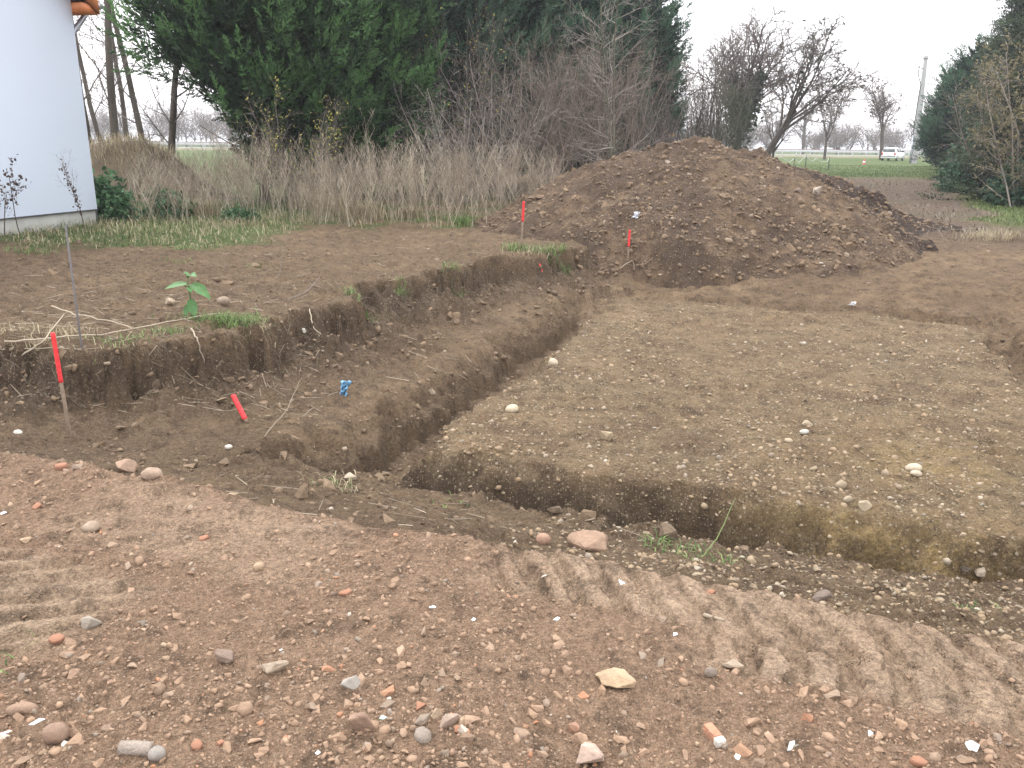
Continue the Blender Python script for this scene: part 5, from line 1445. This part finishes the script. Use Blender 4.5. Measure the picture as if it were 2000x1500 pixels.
# broad-leaved seedling on the bank
def seedling():
    P, t_ = hit(375, 618); root = empty("broad_leaved_seedling", tuple(P)); s = t_ / FPX
    M_LEAF = simple("fig_leaf", (0.065, 0.155, 0.045), 0.55, 0.25, 25, 0.3, 60, spec=0.35)
    M_STEM = simple("green_stem", (0.10, 0.16, 0.06), 0.6, 0.2)
    top = 78 * s
    V, F = tube([(0, 0, -0.02), (0.003, 0, top * 0.4), (-0.004, 0, top * 0.75), (0.0, 0, top)], [0.009, 0.008, 0.007, 0.004], 8)
    obj("stem", new_mesh("stem", V, F, M_STEM, True), root)
    def leaf(att, dirv, L, wd, droop, tw):
        d = Vector(dirv).normalized(); side = d.cross(Vector((0, 0, 1))).normalized()
        side = Matrix.Rotation(tw, 3, d) @ side; upv = side.cross(d)
        rows = []
        for i in range(9):
            f = i / 8
            half = wd * (math.sin(math.pi * min(1, f * 0.93 + 0.05)) ** 0.7) * (1.15 - 0.5 * f) * (1 + 0.08 * math.sin(f * 14))
            c = Vector(att) + d * (L * f) - Vector((0, 0, 1)) * droop * L * f * f
            rows.append([c - side * half + upv * half * 0.25, c - side * half * 0.5 + upv * half * 0.06, c, c + side * half * 0.5 + upv * half * 0.06, c + side * half + upv * half * 0.25])
        V = np.array([tuple(v_) for r_ in rows for v_ in r_]); F = np.array([(i * 5 + j, i * 5 + j + 1, i * 5 + j + 6, i * 5 + j + 5) for i in range(8) for j in range(4)])
        me = new_mesh("leaf", V, [F], M_LEAF, True); lf = obj("leaf", me, root)
        v2, f2 = tube([(0, 0, Vector(att).z - 0.012), tuple(Vector(att))], 0.0025, 5)
        obj("leaf_stalk", new_mesh("leaf_stalk", v2, f2, M_STEM, True), lf)
    leaf((0.02, 0, top * 0.78), (0.95, -0.25, -0.25), 0.20, 0.062, 0.35, 0.5)
    leaf((-0.02, 0, top * 0.80), (-0.95, -0.3, -0.05), 0.19, 0.058, 0.15, -0.3)
    leaf((0, 0.01, top * 0.97), (-0.5, 0.2, 0.75), 0.13, 0.045, 0.5, 0.3)
    leaf((0.005, 0, top * 0.97), (0.5, -0.3, 0.55), 0.15, 0.048, 0.6, 0.4)
    leaf((0.01, -0.01, top * 0.72), (0.4, -0.9, 0.1), 0.10, 0.036, 0.4, 0.0)
    leaf((-0.01, 0.01, top * 0.74), (-0.5, 0.8, 0.2), 0.11, 0.038, 0.4, 0.0)
    leaf((0.005, -0.01, top * 0.42), (0.35, -0.5, -0.75), 0.17, 0.048, 0.1, 0.2)
    leaf((-0.01, -0.01, top * 0.30), (-0.2, -0.6, -0.7), 0.12, 0.034, 0.1, -0.4)
    tag(root, "broad-leaved green seedling standing on the bank top", "plant")
seedling()

# ------------------------------------------------------------------ marking stakes
M_RED = simple("fluorescent_red_paint", (0.74, 0.05, 0.055), 0.6, 0.25, 60, 0.4, 150)
M_RUST = simple("rusty_rebar", (0.20, 0.145, 0.105), 0.8, 0.3, 40, 0.4, 200)
M_STEEL = simple("dark_steel_rod", (0.12, 0.11, 0.11), 0.6, 0.2, 40)
def stake(px_b, py_b, px_t, py_t, rw, paint, label, Y_top=None, pos_b=None, name="marking_stake"):
    Pb, t_ = (hit(px_b, py_b) if pos_b is None else pos_b)
    Pt = at_y(px_t, py_t, Pb[1] + (Y_top or 0.0))
    Pb = np.asarray(Pb); d = Pt - Pb; L = np.linalg.norm(d); root = empty(name, tuple(Pb))
    k_ = 1 - paint
    V, F = tube([-d * 0.12, d * 0.0, d * k_], [rw, rw, rw], 8)
    obj("rod", new_mesh("rod", V, F, M_RUST if paint else M_STEEL, True), root)
    if paint:
        n_ = 14; pts = [d * (k_ + paint * i / n_) for i in range(n_ + 1)]
        V, F = tube(pts, [rw * (1.18 + 0.06 * (i % 2)) for i in range(n_ + 1)], 8)
        obj("red_band", new_mesh("red_band", V, F, M_RED, True), root)
    return tag(root, label, "stake")
stake(137, 852, 103, 650, 0.0125, 0.47, "upright rusty stake with a red painted top at the foot of the bank")
stake(160, 682, 128, 440, 0.008, 0.0, "thin bare dark steel rod standing on the bank top", name="steel_rod")
stake(1018, 486, 1023, 393, 0.016, 0.42, "red-topped stake on the terrace before the heap's left flank")
stake(1226, 512, 1230, 449, 0.015, 0.55, "red-topped stake at the foot of the heap's front")
stake(480, 822, 455, 772, 0.016, 0.97, "short red painted stake leaning in the stony bank face", Y_top=0.10)
stake(1058, 532, 1053, 516, 0.018, 0.95, "red stub poking out under the grass at the bank's far end", Y_top=0.05)

# ------------------------------------------------------------------ scraps
def rag(name, px, py, wpx, hpx, rgb, label, seed):
    P, t_ = hit(px, py); r = np.random.default_rng(seed); s = t_ / FPX
    nx, nz = 12, 20
    V = np.zeros((nx, nz, 3))
    for i in range(nx):
        for j in range(nz):
            u_, v_ = i / (nx - 1) - 0.5, j / (nz - 1) - 0.5
            V[i, j] = (u_ * wpx * s * (1 - 0.45 * math.sin(math.pi * (v_ + 0.5)) ** 2) + 0.45 * wpx * s * (-v_), 0, -v_ * hpx * s)
    a, b = np.meshgrid(np.arange(nx), np.arange(nz), indexing='ij')
    V[..., 1] = 0.030 * perlin(a * 0.45 + seed, b * 0.35) * 1.5 + 0.02 * perlin(a * 0.9, b * 0.8 + seed) + V[..., 2] * 0.5
    V[..., 0] += 0.014 * perlin(a * 0.6 + 9, b * 0.6 + seed); V[..., 2] += 0.014 * perlin(a * 0.7, b * 0.5 + 4)
    F = np.array([(i * nz + j, (i + 1) * nz + j, (i + 1) * nz + j + 1, i * nz + j + 1) for i in range(nx - 1) for j in range(nz - 1)])
    me = new_mesh(name, V.reshape(-1, 3), [F], simple(name, rgb, 0.5, 0.25, 30, 0.3, 60), True)
    o = obj(name, me, loc=(P[0], P[1] - 0.02, P[2] + 0.03)); sm = o.modifiers.new("thick", 'SOLIDIFY'); sm.thickness = 0.003
    return tag(o, label, "litter")
rag("plastic_rag", 673, 770, 20, 34, (0.16, 0.33, 0.50), "crumpled blue plastic rag lying on the ledge of the bank", 3)
rag("plastic_scrap", 1242, 424, 13, 11, (0.72, 0.75, 0.82), "crumpled white plastic scrap on the front of the heap", 5)
rag("plastic_scrap", 1664, 597, 11, 5, (0.75, 0.76, 0.76), "white plastic scrap at the far edge of the pad", 6)

# ------------------------------------------------------------------ sticks and roots
M_STICK = leafy("dry_stick", (0.30, 0.24, 0.17), 0.4, hue_to=(0.44, 0.37, 0.28), trans=0, rough=0.9)
def stick(pts, rw, label, lift=0.015, mat=None, name="dry_stick", jit=0.5):
    P3_ = []
    for k_, q_ in enumerate(pts):
        P, t_ = hit(q_[0], q_[1]); up = (q_[2] if len(q_) > 2 else 0)
        P3_.append(P + np.array([0, 0, lift + up]))
    P3_ = np.array(P3_); f = np.linspace(0, len(P3_) - 1, len(P3_) * 4)
    Q = np.stack([np.interp(f, range(len(P3_)), P3_[:, c]) for c in range(3)], 1); Q[1:-1] += rng.normal(size=(len(Q) - 2, 3)) * rw * jit
    V, F = tube(Q - Q[0], np.linspace(rw, rw * 0.55, len(Q)), 6)
    me = new_mesh(name, V, F, mat or M_STICK, True); attr(me, "tint", np.full(len(V), rng.random()), 'FLOAT')
    return tag(obj(name, me, loc=tuple(Q[0])), label, "stick")
stick([(104, 622, 0.10), (150, 634, 0.08), (225, 644, 0.05), (262, 650, 0.02)], 0.007, "white peeled stick lying across the bank top by the steel rod")
stick([(10, 672), (100, 664), (210, 655), (330, 632), (430, 615)], 0.008, "long grey brown branch along the bank top below the seedling")
stick([(45, 700), (85, 676, 0.02), (128, 628, 0.05)], 0.007, "forked pale branch slanting beside the upright red stake")
stick([(374, 652, 0.03), (388, 690, 0.03), (400, 720, 0.02)], 0.008, "pale broken stick hanging down the bank face under the seedling")
stick([(20, 688), (110, 684), (160, 690)], 0.006, "thin pale stalk lying on the brink of the bank")
stick([(517, 860), (560, 815, 0.04), (590, 760, 0.08)], 0.005, "slender grey twig propped against the bank by the leaning stake")
stick([(605, 610, 0.02), (612, 650, 0.03), (628, 665, 0.02)], 0.005, "curved tan root hanging over the bank face")
stick([(545, 545, 0.0), (552, 520, 0.12), (565, 490, 0.30)], 0.004, "thin upright dead stem on the terrace right of the seedling", mat=M_TWIG)
stick([(560, 590), (600, 580, 0.03), (625, 555, 0.06)], 0.006, "dark branch lying over the bank top", mat=M_TWIG)
stick([(1370, 1095), (1400, 1075, 0.06), (1432, 1022, 0.16)], 0.004, "curved green weed stalk at the fill edge", mat=M_GRASS)
stick([(1209, 528), (1236, 513, 0.02), (1239, 530, 0.01)], 0.008, "bent pale twig below the front red stake")
stick([(1375, 1205), (1415, 1214)], 0.009, "short splintered wood piece beside the lug prints", lift=0.004, jit=0.04)
def litter_sticks():
    pxs = [(rng.uniform(0, 640), rng.uniform(560, 700)) for _ in range(380)] + [(rng.uniform(0, 1000), rng.uniform(470, 640)) for _ in range(170)] + \
          [(rng.uniform(450, 1450), rng.uniform(930, 1080)) for _ in range(50)]
    W = np.array([at_z(a, b, 0.0 if b < 720 else -0.3)[:2] for a, b in pxs]); n = len(W)
    L = rng.uniform(0.04, 0.22, n); a = rng.random(n) * 6.28
    W2 = W + np.stack([np.cos(a), np.sin(a) * 0.6], 1) * L[:, None]
    z0, z1 = ground_z(W[:, 0], W[:, 1]), ground_z(W2[:, 0], W2[:, 1]); ok = np.abs(z1 - z0) < 0.12
    segs = np.column_stack([W, z0 + 0.010, W2, z1 + 0.010 + rng.random(n) * 0.03, np.full(n, 0.003), np.full(n, 0.0018)])[ok]
    V, F = segs_mesh(segs, 4); me = new_mesh("plant_litter", V, F, M_STICK); with_tint(me, 8, len(segs), rng.random(len(segs)) ** 1.5)
    obj("plant_litter", me, ground, kind="stuff")
    # roots hanging from the cut edge
    n = 420; q = rng.uniform(-0.2, 6.6, n)
    p = np.interp(q, [-0.6, 1.1, 3.3, 5.9, 7.2], [-2.75, -1.95, -2.15, -1.75, -1.1]) + rng.uniform(-0.05, 0.25, n)
    fr = rng.random(n) < 0.25; p[fr] = rng.uniform(-6.0, -2.6, fr.sum()); q[fr] = rng.uniform(-0.55, -0.2, fr.sum())
    x0, y0 = from_pq(p, q)
    cur = np.stack([x0, y0, ground_z(x0, y0) + 0.01], 1)
    d = np.array([PU[0], PU[1], 0]) * 0.8 + rng.normal(size=(n, 3)) * 0.4; d[:, 2] = rng.uniform(-0.2, 0.4, n)
    segs = []
    for s_ in range(4):
        d = d + np.array([0, 0, -0.35]) + rng.normal(size=(n, 3)) * 0.22
        nx = cur + d / np.linalg.norm(d, axis=1, keepdims=True) * rng.uniform(0.02, 0.06, (n, 1))
        nx[:, 2] = np.maximum(nx[:, 2], terrain(nx[:, 0], nx[:, 1])["z"] + 0.004)
        segs.append(np.column_stack([cur, nx, np.full(n, 0.0017), np.full(n, 0.0012)])); cur = nx
    segs = np.concatenate(segs)
    V, F = segs_mesh(segs, 3); me = new_mesh("roots", V, F, M_STICK); with_tint(me, 6, len(segs), rng.random(len(segs)) * 0.25)
    obj("roots", me, ground, kind="stuff")
litter_sticks()

# ------------------------------------------------------------------ grass on the bank and lip
def tuft_px(spots, mat, name):
    X, Y, Z, Hh = [], [], [], []
    for px, py, n, sx, h in spots:
        P, t_ = hit(px, py); s = t_ / FPX
        x = P[0] + rng.normal(size=n) * sx * s; y = P[1] + rng.normal(size=n) * 0.07
        X.append(x); Y.append(y); Z.append(ground_z(x, y)); Hh.append(h * (0.5 + rng.random(n)))
    blades(name, np.concatenate(X), np.concatenate(Y), np.concatenate(Z) - 0.004, np.concatenate(Hh), 0.0032, mat, 1.3, parent=ground)
tuft_px([(400, 625, 160, 30, 0.07), (450, 632, 260, 24, 0.10), (480, 628, 160, 18, 0.08), (330, 650, 90, 26, 0.06), (240, 668, 90, 30, 0.05), (700, 585, 110, 16, 0.10),
         (785, 570, 60, 5, 0.12), (890, 540, 90, 12, 0.12), (1010, 490, 200, 14, 0.14), (1070, 500, 260, 18, 0.14), (1100, 515, 130, 8, 0.14),
         (1285, 1062, 50, 16, 0.045), (1350, 1085, 45, 26, 0.05), (1420, 1100, 20, 20, 0.04), (640, 950, 35, 22, 0.04), (890, 990, 20, 30, 0.03),
         (1890, 1190, 16, 40, 0.04), (20, 1290, 10, 14, 0.05), (55, 490, 160, 26, 0.10), (360, 485, 90, 22, 0.08), (340, 510, 60, 16, 0.06), (500, 520, 40, 16, 0.05)], M_GRASSB, "green_tufts")
tuft_px([(100, 655, 130, 60, 0.10), (60, 690, 80, 50, 0.08), (200, 690, 60, 40, 0.07), (500, 640, 60, 30, 0.08), (660, 955, 60, 30, 0.05), (1030, 495, 50, 24, 0.14), (1960, 470, 200, 40, 0.25), (1920, 465, 140, 30, 0.2)], M_STRAW, "straw_tufts")

# ------------------------------------------------------------------ road, guard rails, signs
M_ASPH = simple("asphalt", (0.27, 0.27, 0.28), 0.8, 0.1, 2.0)
M_LINE = simple("road_paint", (0.75, 0.75, 0.74), 0.6, 0.05)
M_RAIL = simple("galvanised", (0.50, 0.52, 0.55), 0.5, 0.12, 3.0, metallic=0.2)
M_WOODRAIL = simple("weathered_rail", (0.24, 0.17, 0.14), 0.8, 0.25, 2.0)
RY0, RY1 = 121.0, 131.0
def road_z(y): return 0.33
me = new_mesh("road", *box(-500, 500, RY0 + 1.0, RY1 - 1.0, 0.2, 0.62), M_ASPH); road = obj("road", me, kind="structure")
# embankment shoulder
for nm, ya, yb, za, zb in (("road_shoulder", RY0 - 2.5, RY0 + 1.0, 0.30, 0.60), ("road_shoulder", RY1 - 1.0, RY1 + 4, 0.60, 0.25)):
    V = np.array([(-500, ya, za), (500, ya, za), (500, yb, zb), (-500, yb, zb), (-500, ya, 0.1), (500, ya, 0.1), (500, yb, 0.1), (-500, yb, 0.1)], float)
    F = np.array([[0, 1, 2, 3], [7, 6, 5, 4], [0, 4, 5, 1], [1, 5, 6, 2], [2, 6, 7, 3], [3, 7, 4, 0]])
    me = new_mesh(nm, V, [F], simple("verge_soil", (0.17, 0.155, 0.09), 0.95, 0.3, 1.0)); obj(nm, me, kind="structure")
for ya in (RY0 + 1.3, RY1 - 1.45):
    me = new_mesh("edge_line", *box(-500, 500, ya, ya + 0.15, 0.600, 0.624), M_LINE); obj("edge_line", me, road)
def guard_rail(y, zb, label, mat, beam_h, x0, x1, step, hbeam):
    root = empty("guard_rail", (x0, y, zb)); n_ = int((x1 - x0) / step)
    prof = [(0.0, 0.0), (-0.05, 0.06), (-0.05, 0.11), (0.0, 0.155), (-0.05, 0.20), (-0.05, 0.25), (0.0, 0.31)]
    V = np.array([(x_, py_, hbeam + pz_ * beam_h) for x_ in (0, x1 - x0) for py_, pz_ in prof] + [(x_, py_ + 0.02, hbeam + pz_ * beam_h) for x_ in (0, x1 - x0) for py_, pz_ in prof])
    k_ = len(prof); F = [(i, i + 1, k_ + i + 1, k_ + i) for i in range(k_ - 1)] + [(2 * k_ + i, 3 * k_ + i, 3 * k_ + i + 1, 2 * k_ + i + 1) for i in range(k_ - 1)]
    obj("beam", new_mesh("beam", V, [np.array(F)], mat), root)
    pm = new_mesh("post", *box(-0.05, 0.05, 0.03, 0.12, -0.3, hbeam + 0.28 * beam_h), M_RAIL)
    for i in range(n_):
        xw = x0 + i * step
        if y * -0.65 < xw < y * 0.65: obj("post", pm, root, (i * step, 0, 0))
    return tag(root, label, "guard rail")
guard_rail(RY0, 0.45, "near steel guard rail on posts along the road", M_RAIL, 1.0, -160, 160, 2.0, 0.55)
guard_rail(RY1, 0.50, "far brownish guard rail on the other side of the road", M_WOODRAIL, 1.15, -160, 160, 4.0, 0.55)
# left part of the frame sees the same rail between the trees
M_WHITE = simple("white_plastic", (0.80, 0.80, 0.80), 0.5, 0.05)
M_BLACK = simple("black_band", (0.03, 0.03, 0.03), 0.6, 0.1)
M_GREENP = simple("green_reflector", (0.10, 0.55, 0.25), 0.4, 0.1)
def delineator(px, Y, label, green):
    root = empty("delineator_post", (px_x(px, Y), Y, 0.55))
    obj("post", bevel_me(new_mesh("post", *box(-0.07, 0.07, -0.05, 0.05, 0, 0.95), M_WHITE), 0.02), root)
    obj("reflector_band", new_mesh("reflector_band", *box(-0.074, 0.074, -0.054, 0.054, 0.55, 0.72), M_GREENP if green else M_BLACK), root)
    tag(root, label, "road post")
delineator(1496, RY0 - 0.5, "white road post with a green band at the near rail", True)
delineator(1733, RY1 - 0.6, "white road post across the road above the parked car", False)
# road sign
M_ORANGE = simple("orange_sign", (0.72, 0.33, 0.03), 0.5, 0.05)
M_SIGNBACK = simple("grey_sign", (0.42, 0.48, 0.52), 0.5, 0.08)
def road_sign():
    Y = 96.0; x0 = px_x(1307, Y); root = empty("road_sign", (x0, Y, 0.3))
    z = lambda py: at_y(1308, py, Y)[2] - 0.3
    xx = lambda px: px_x(px, Y) - x0
    for px in (1297, 1331):
        V, F = tube([(xx(px), 0, 0), (xx(px), 0, z(236))], 0.09, 8); obj("post", new_mesh("post", V, F, M_SIGNBACK, True), root)
    pn = obj("panel", bevel_me(new_mesh("panel", *box(xx(1300), xx(1334), -0.16, -0.10, z(266), z(252)), M_SIGNBACK), 0.01), root)
    pl = obj("orange_plate", bevel_me(new_mesh("orange_plate", *box(xx(1303), xx(1316), -0.20, -0.165, z(265), z(255)), M_ORANGE), 0.01), root)
    for a, b in ((1304.5, 1308), (1309.5, 1312), (1313, 1315)):
        me = new_mesh("dark_mark", *box(xx(a), xx(b), -0.206, -0.2005, z(262.5), z(257.5)), M_BLACK); obj("dark_mark", me, pl)
    tag(root, "orange plated road sign on grey posts between the bare saplings", "road sign")
road_sign()

# ------------------------------------------------------------------ utility pole
def pole():
    Y = 84.0; x0 = px_x(1784, Y, 318); xt = at_y(1809, 108, Y); root = empty("utility_pole", (x0, Y, 0.2)); h = xt[2] - 0.2; lx = xt[0] - x0
    M_CP = simple("pole_concrete", (0.36, 0.36, 0.365), 0.85, 0.12, 1.5, 0.2, 20)
    def ring(z_, w, dd): return [(lx * z_ / h + a * w, b * dd, z_) for a, b in ((-1, -1), (1, -1), (1, 1), (-1, 1))]
    V = np.array(ring(-0.5, 0.26, 0.20) + ring(h * 0.6, 0.20, 0.15) + ring(h, 0.15, 0.12))
    F = np.array([(r_ * 4 + i, r_ * 4 + (i + 1) % 4, r_ * 4 + 4 + (i + 1) % 4, r_ * 4 + 4 + i) for r_ in range(2) for i in range(4)] + [(8, 9, 10, 11)])
    obj("shaft", bevel_me(new_mesh("shaft", V, [F], M_CP), 0.02), root)
    obj("cap", new_mesh("cap", *box(lx - 0.2, lx + 0.2, -0.16, 0.16, h - 0.35, h - 0.12), M_CP), root)
    V, F = tube([(-0.36, -0.05, -0.4), (-0.36 + lx * 0.25, -0.05, h * 0.27)], 0.09, 8)
    obj("cable_guard", new_mesh("cable_guard", V, F, M_ZINC, True), root)
    V, F = tube([(-0.40 + lx * 0.25, -0.05, h * 0.27), (-0.30 + lx * 0.6, -0.05, h * 0.62), (-0.22 + lx * 0.72, -0.05, h * 0.74), (-0.55 + lx * 0.8, -0.05, h * 0.82), (-0.6 + lx * 0.86, -0.05, h * 0.87)], 0.04, 6)
    obj("cable", new_mesh("cable", V, F, M_BLACK, True), root)
    V, F = tube([(lx * 0.88, 0, h * 0.885), (lx * 0.88 - 0.75, 0, h * 0.885), (lx * 0.88 - 0.82, 0, h * 0.86)], 0.05, 8)
    arm = obj("bracket", new_mesh("bracket", V, F, M_ZINC, True), root)
    V, F = tube([(lx * 0.88 - 0.55, 0, h * 0.885 + 0.05), (lx * 0.88 - 0.55, 0, h * 0.885 + 0.22)], [0.07, 0.05], 8)
    obj("insulator", new_mesh("insulator", V, F, M_BLACK, True), arm)
    tag(root, "leaning grey concrete utility pole beside the hedge end", "pole")
pole()

# ------------------------------------------------------------------ car
def car():
    Y = 96.0; x0 = px_x(1743, Y, 312); root = empty("parked_car", (x0, Y, 0.33), -math.radians(39))
    M_PAINT = simple("white_car_paint", (0.78, 0.79, 0.80), 0.3, 0.02, spec=0.5)
    M_GLASS = simple("car_glass", (0.03, 0.04, 0.045), 0.08, 0.05, spec=0.8)
    M_TRIM = simple("black_trim", (0.04, 0.04, 0.045), 0.6, 0.1)
    M_TAIL = simple("tail_light_red", (0.42, 0.02, 0.02), 0.25, 0.05)
    M_HUB = simple("hub_grey", (0.45, 0.46, 0.48), 0.4, 0.05, metallic=0.6)
    # local: +y forward, x right; profile stations (y, half width sill, z bottom, z belt, z top, half width top)
    st = [(-1.86, .66, .34, .78, .80, .60), (-1.80, .76, .26, .88, 1.00, .62), (-1.62, .81, .24, .92, 1.30, .60), (-1.40, .82, .24, .94, 1.40, .59), (-0.6, .83, .24, .94, 1.43, .60), (0.15, .83, .24, .93, 1.38, .58),
          (0.55, .83, .24, .92, 1.15, .60), (0.92, .82, .24, .90, .94, .66), (1.5, .79, .24, .80, .83, .66), (1.78, .70, .27, .66, .68, .58), (1.86, .55, .34, .56, .57, .48)]
    V = []
    for y_, w, zb, zm, zt, wt in st:
        half = [(w * 0.94, zb), (w, zb + 0.18), (w, zm - 0.05), (w * 0.97, zm), (wt * 1.0, zt - 0.03), (wt * 0.8, zt)]
        ringp = half + [(-a, b) for a, b in half[::-1]]
        V += [(a, y_, b) for a, b in ringp]
    k_ = 12; F = [(r_ * k_ + i, r_ * k_ + (i + 1) % k_, (r_ + 1) * k_ + (i + 1) % k_, (r_ + 1) * k_ + i) for r_ in range(len(st) - 1) for i in range(k_)]
    me = new_mesh("body", np.array(V), [np.array(F)[:, ::-1], np.array([list(range(k_)), list(range((len(st) - 1) * k_, len(st) * k_))[::-1]])], M_PAINT, True)
    body = obj("body", me, root)
    def quad(name, pts, mat, parent=root, off=0.0):
        P = np.array(pts, float); n_ = np.cross(P[1] - P[0], P[2] - P[0]); n_ /= np.linalg.norm(n_); P = P + n_ * off
        V = np.concatenate([P - n_ * 0.004, P + n_ * 0.012]); m_ = len(P)
        F4 = np.array([(i, (i + 1) % m_, m_ + (i + 1) % m_, m_ + i) for i in range(m_)]); FN = np.array([list(range(m_))[::-1], list(range(m_, 2 * m_))])
        return obj(name, new_mesh(name, V, [F4, FN], mat), parent)
    quad("rear_window", [(-.66, -1.80, .95), (.66, -1.80, .95), (.55, -1.60, 1.30), (-.55, -1.60, 1.30)], M_GLASS, off=0.05)
    for s in (1, -1):
        pts = [(s * .82, -1.35, .97), (s * .82, -0.45, .97), (s * .63, -0.45, 1.36), (s * .63, -1.25, 1.34)]
        quad("side_window", pts if s > 0 else pts[::-1], M_GLASS)
        pts = [(s * .82, -0.38, .97), (s * .82, 0.62, .96), (s * .63, 0.12, 1.33), (s * .63, -0.38, 1.36)]
        quad("side_window", pts if s > 0 else pts[::-1], M_GLASS)
        quad("tail_light", [(s * .58, -1.845, .62), (s * .74, -1.80, .62), (s * .74, -1.80, .90), (s * .60, -1.83, .90)][::(1 if s > 0 else -1)], M_TAIL, off=0.03)
        quad("headlight", [(s * .45, 1.80, .50), (s * .66, 1.74, .50), (s * .66, 1.72, .64), (s * .45, 1.79, .62)][::(-1 if s > 0 else 1)], M_HUB)
        me = bevel_me(new_mesh("wing_mirror", *box(s * .84 - .05, s * .84 + .12 * s + .05, .42, .54, .95, 1.08), M_TRIM), 0.02); obj("wing_mirror", me, root)
        for y_ in (-1.2, 1.2):
            V, F = tube([(s * .66, y_, .29), (s * .70, y_, .29), (s * .82, y_, .29), (s * .835, y_, .29)], [.24, .29, .29, .26], 20)
            wh = obj("wheel", new_mesh("wheel", V, F, M_TRIM, False), root)
            V, F = tube([(s * .83, y_, .29), (s * .845, y_, .29)], [.18, .16], 14); obj("hub_cap", new_mesh("hub_cap", V, F, M_HUB), wh)
    quad("windscreen", [(-.62, 0.86, .96), (-.50, 0.25, 1.36), (.50, 0.25, 1.36), (.62, 0.86, .96)], M_GLASS, off=-0.05)
    bp_ = obj("rear_bumper", bevel_me(new_mesh("rear_bumper", *box(-.78, .78, -1.93, -1.70, .30, .56), M_PAINT), 0.04), root)
    obj("bumper_strip", new_mesh("bumper_strip", *box(-.77, .77, -1.945, -1.90, .46, .54), M_TRIM), bp_)
    obj("number_plate", new_mesh("number_plate", *box(-.26, .26, -1.885, -1.80, .62, .73), M_TILE), root)
    tag(root, "white hatchback parked on the grass with its tail towards the pit", "car")
car()

# ------------------------------------------------------------------ slack white barrier tape, marker, ground wire
def tape():
    Y = 60.0; pts = [(1500, 306), (1515, 311), (1525, 306), (1542, 317), (1552, 309), (1560, 318), (1567, 311), (1575, 305), (1586, 316), (1594, 309), (1604, 316), (1615, 316), (1620, 308)]
    P = np.array([at_y(a, b + 0, Y) for a, b in pts]); P[:, 2] = np.maximum(P[:, 2], 0.25)
    root = empty("barrier_tape", tuple(P[0] * [1, 1, 0]))
    off = P[0] * [1, 1, 0]
    V, F = tube(np.repeat(P - off, 1, axis=0), 0.02, 6); obj("tape", new_mesh("tape", V, F, M_WHITE, True), root)
    for i in (0, 4, 7, 12):
        V, F = tube([(P[i] - off) * [1, 1, 0] + [0, 0, -0.1], P[i] - off + [0, 0, 0.05]], 0.03, 6); obj("picket", new_mesh("picket", V, F, M_BARK_G, True), root)
    tag(root, "slack white barrier tape zigzagging between pickets in the meadow", "barrier tape")
tape()
def marker():
    Y = 78.0; x0 = px_x(1688, Y, 315); root = empty("marker_cone", (x0, Y, 0.15)); root.scale = (0.7, 0.7, 0.75)
    for nm, z0, z1, r0, r1, m_ in (("red_base", 0, .22, .20, .17, M_RED), ("white_sleeve", .22, .48, .17, .15, M_WHITE), ("red_tip", .48, .66, .15, .09, M_RED)):
        V, F = tube([(0, 0, z0), (0, 0, z1)], [r0, r1], 12); obj(nm, new_mesh(nm, V, F, m_), root)
    tag(root, "small red and white marker standing in the meadow left of the car", "marker")
marker()

# ------------------------------------------------------------------ haze
M_HAZE = bpy.data.materials.new("haze"); M_HAZE.use_nodes = True
hn, hl = M_HAZE.node_tree.nodes, M_HAZE.node_tree.links
hn.clear(); ho = hn.new("ShaderNodeOutputMaterial"); pv = hn.new("ShaderNodeVolumePrincipled")
pv.inputs["Color"].default_value = (0.88, 0.90, 1.0, 1); pv.inputs["Density"].default_value = 0.0007; pv.inputs["Anisotropy"].default_value = 0.2
hl.new(pv.outputs[0], ho.inputs["Volume"])
hz = obj("haze", new_mesh("haze", *box(-1800, 1800, -1800, 1800, -2.6, 16.0), M_HAZE), kind="stuff")
n = 9000
y = 15 + 32 * rng.random(n) ** 1.2; x = 6 + rng.random(n) * (6.5 + (y - 15) * 0.5)
t = terrain(x, y); k = (t["field"] > 0.3) & (mound_z(x, y, False) < t["z"]) & (rng.random(n) < 0.6 + fbm(x, y, 3, 3, seed=98)); x, y, z = x[k], y[k], t["z"][k]
blades("weed_stubble", x, y, z, 0.02 + 0.10 * rng.random(len(x)) ** 2, 0.004 + 0.0003 * y, M_TWIG_RED, 1.6, parent=ground)
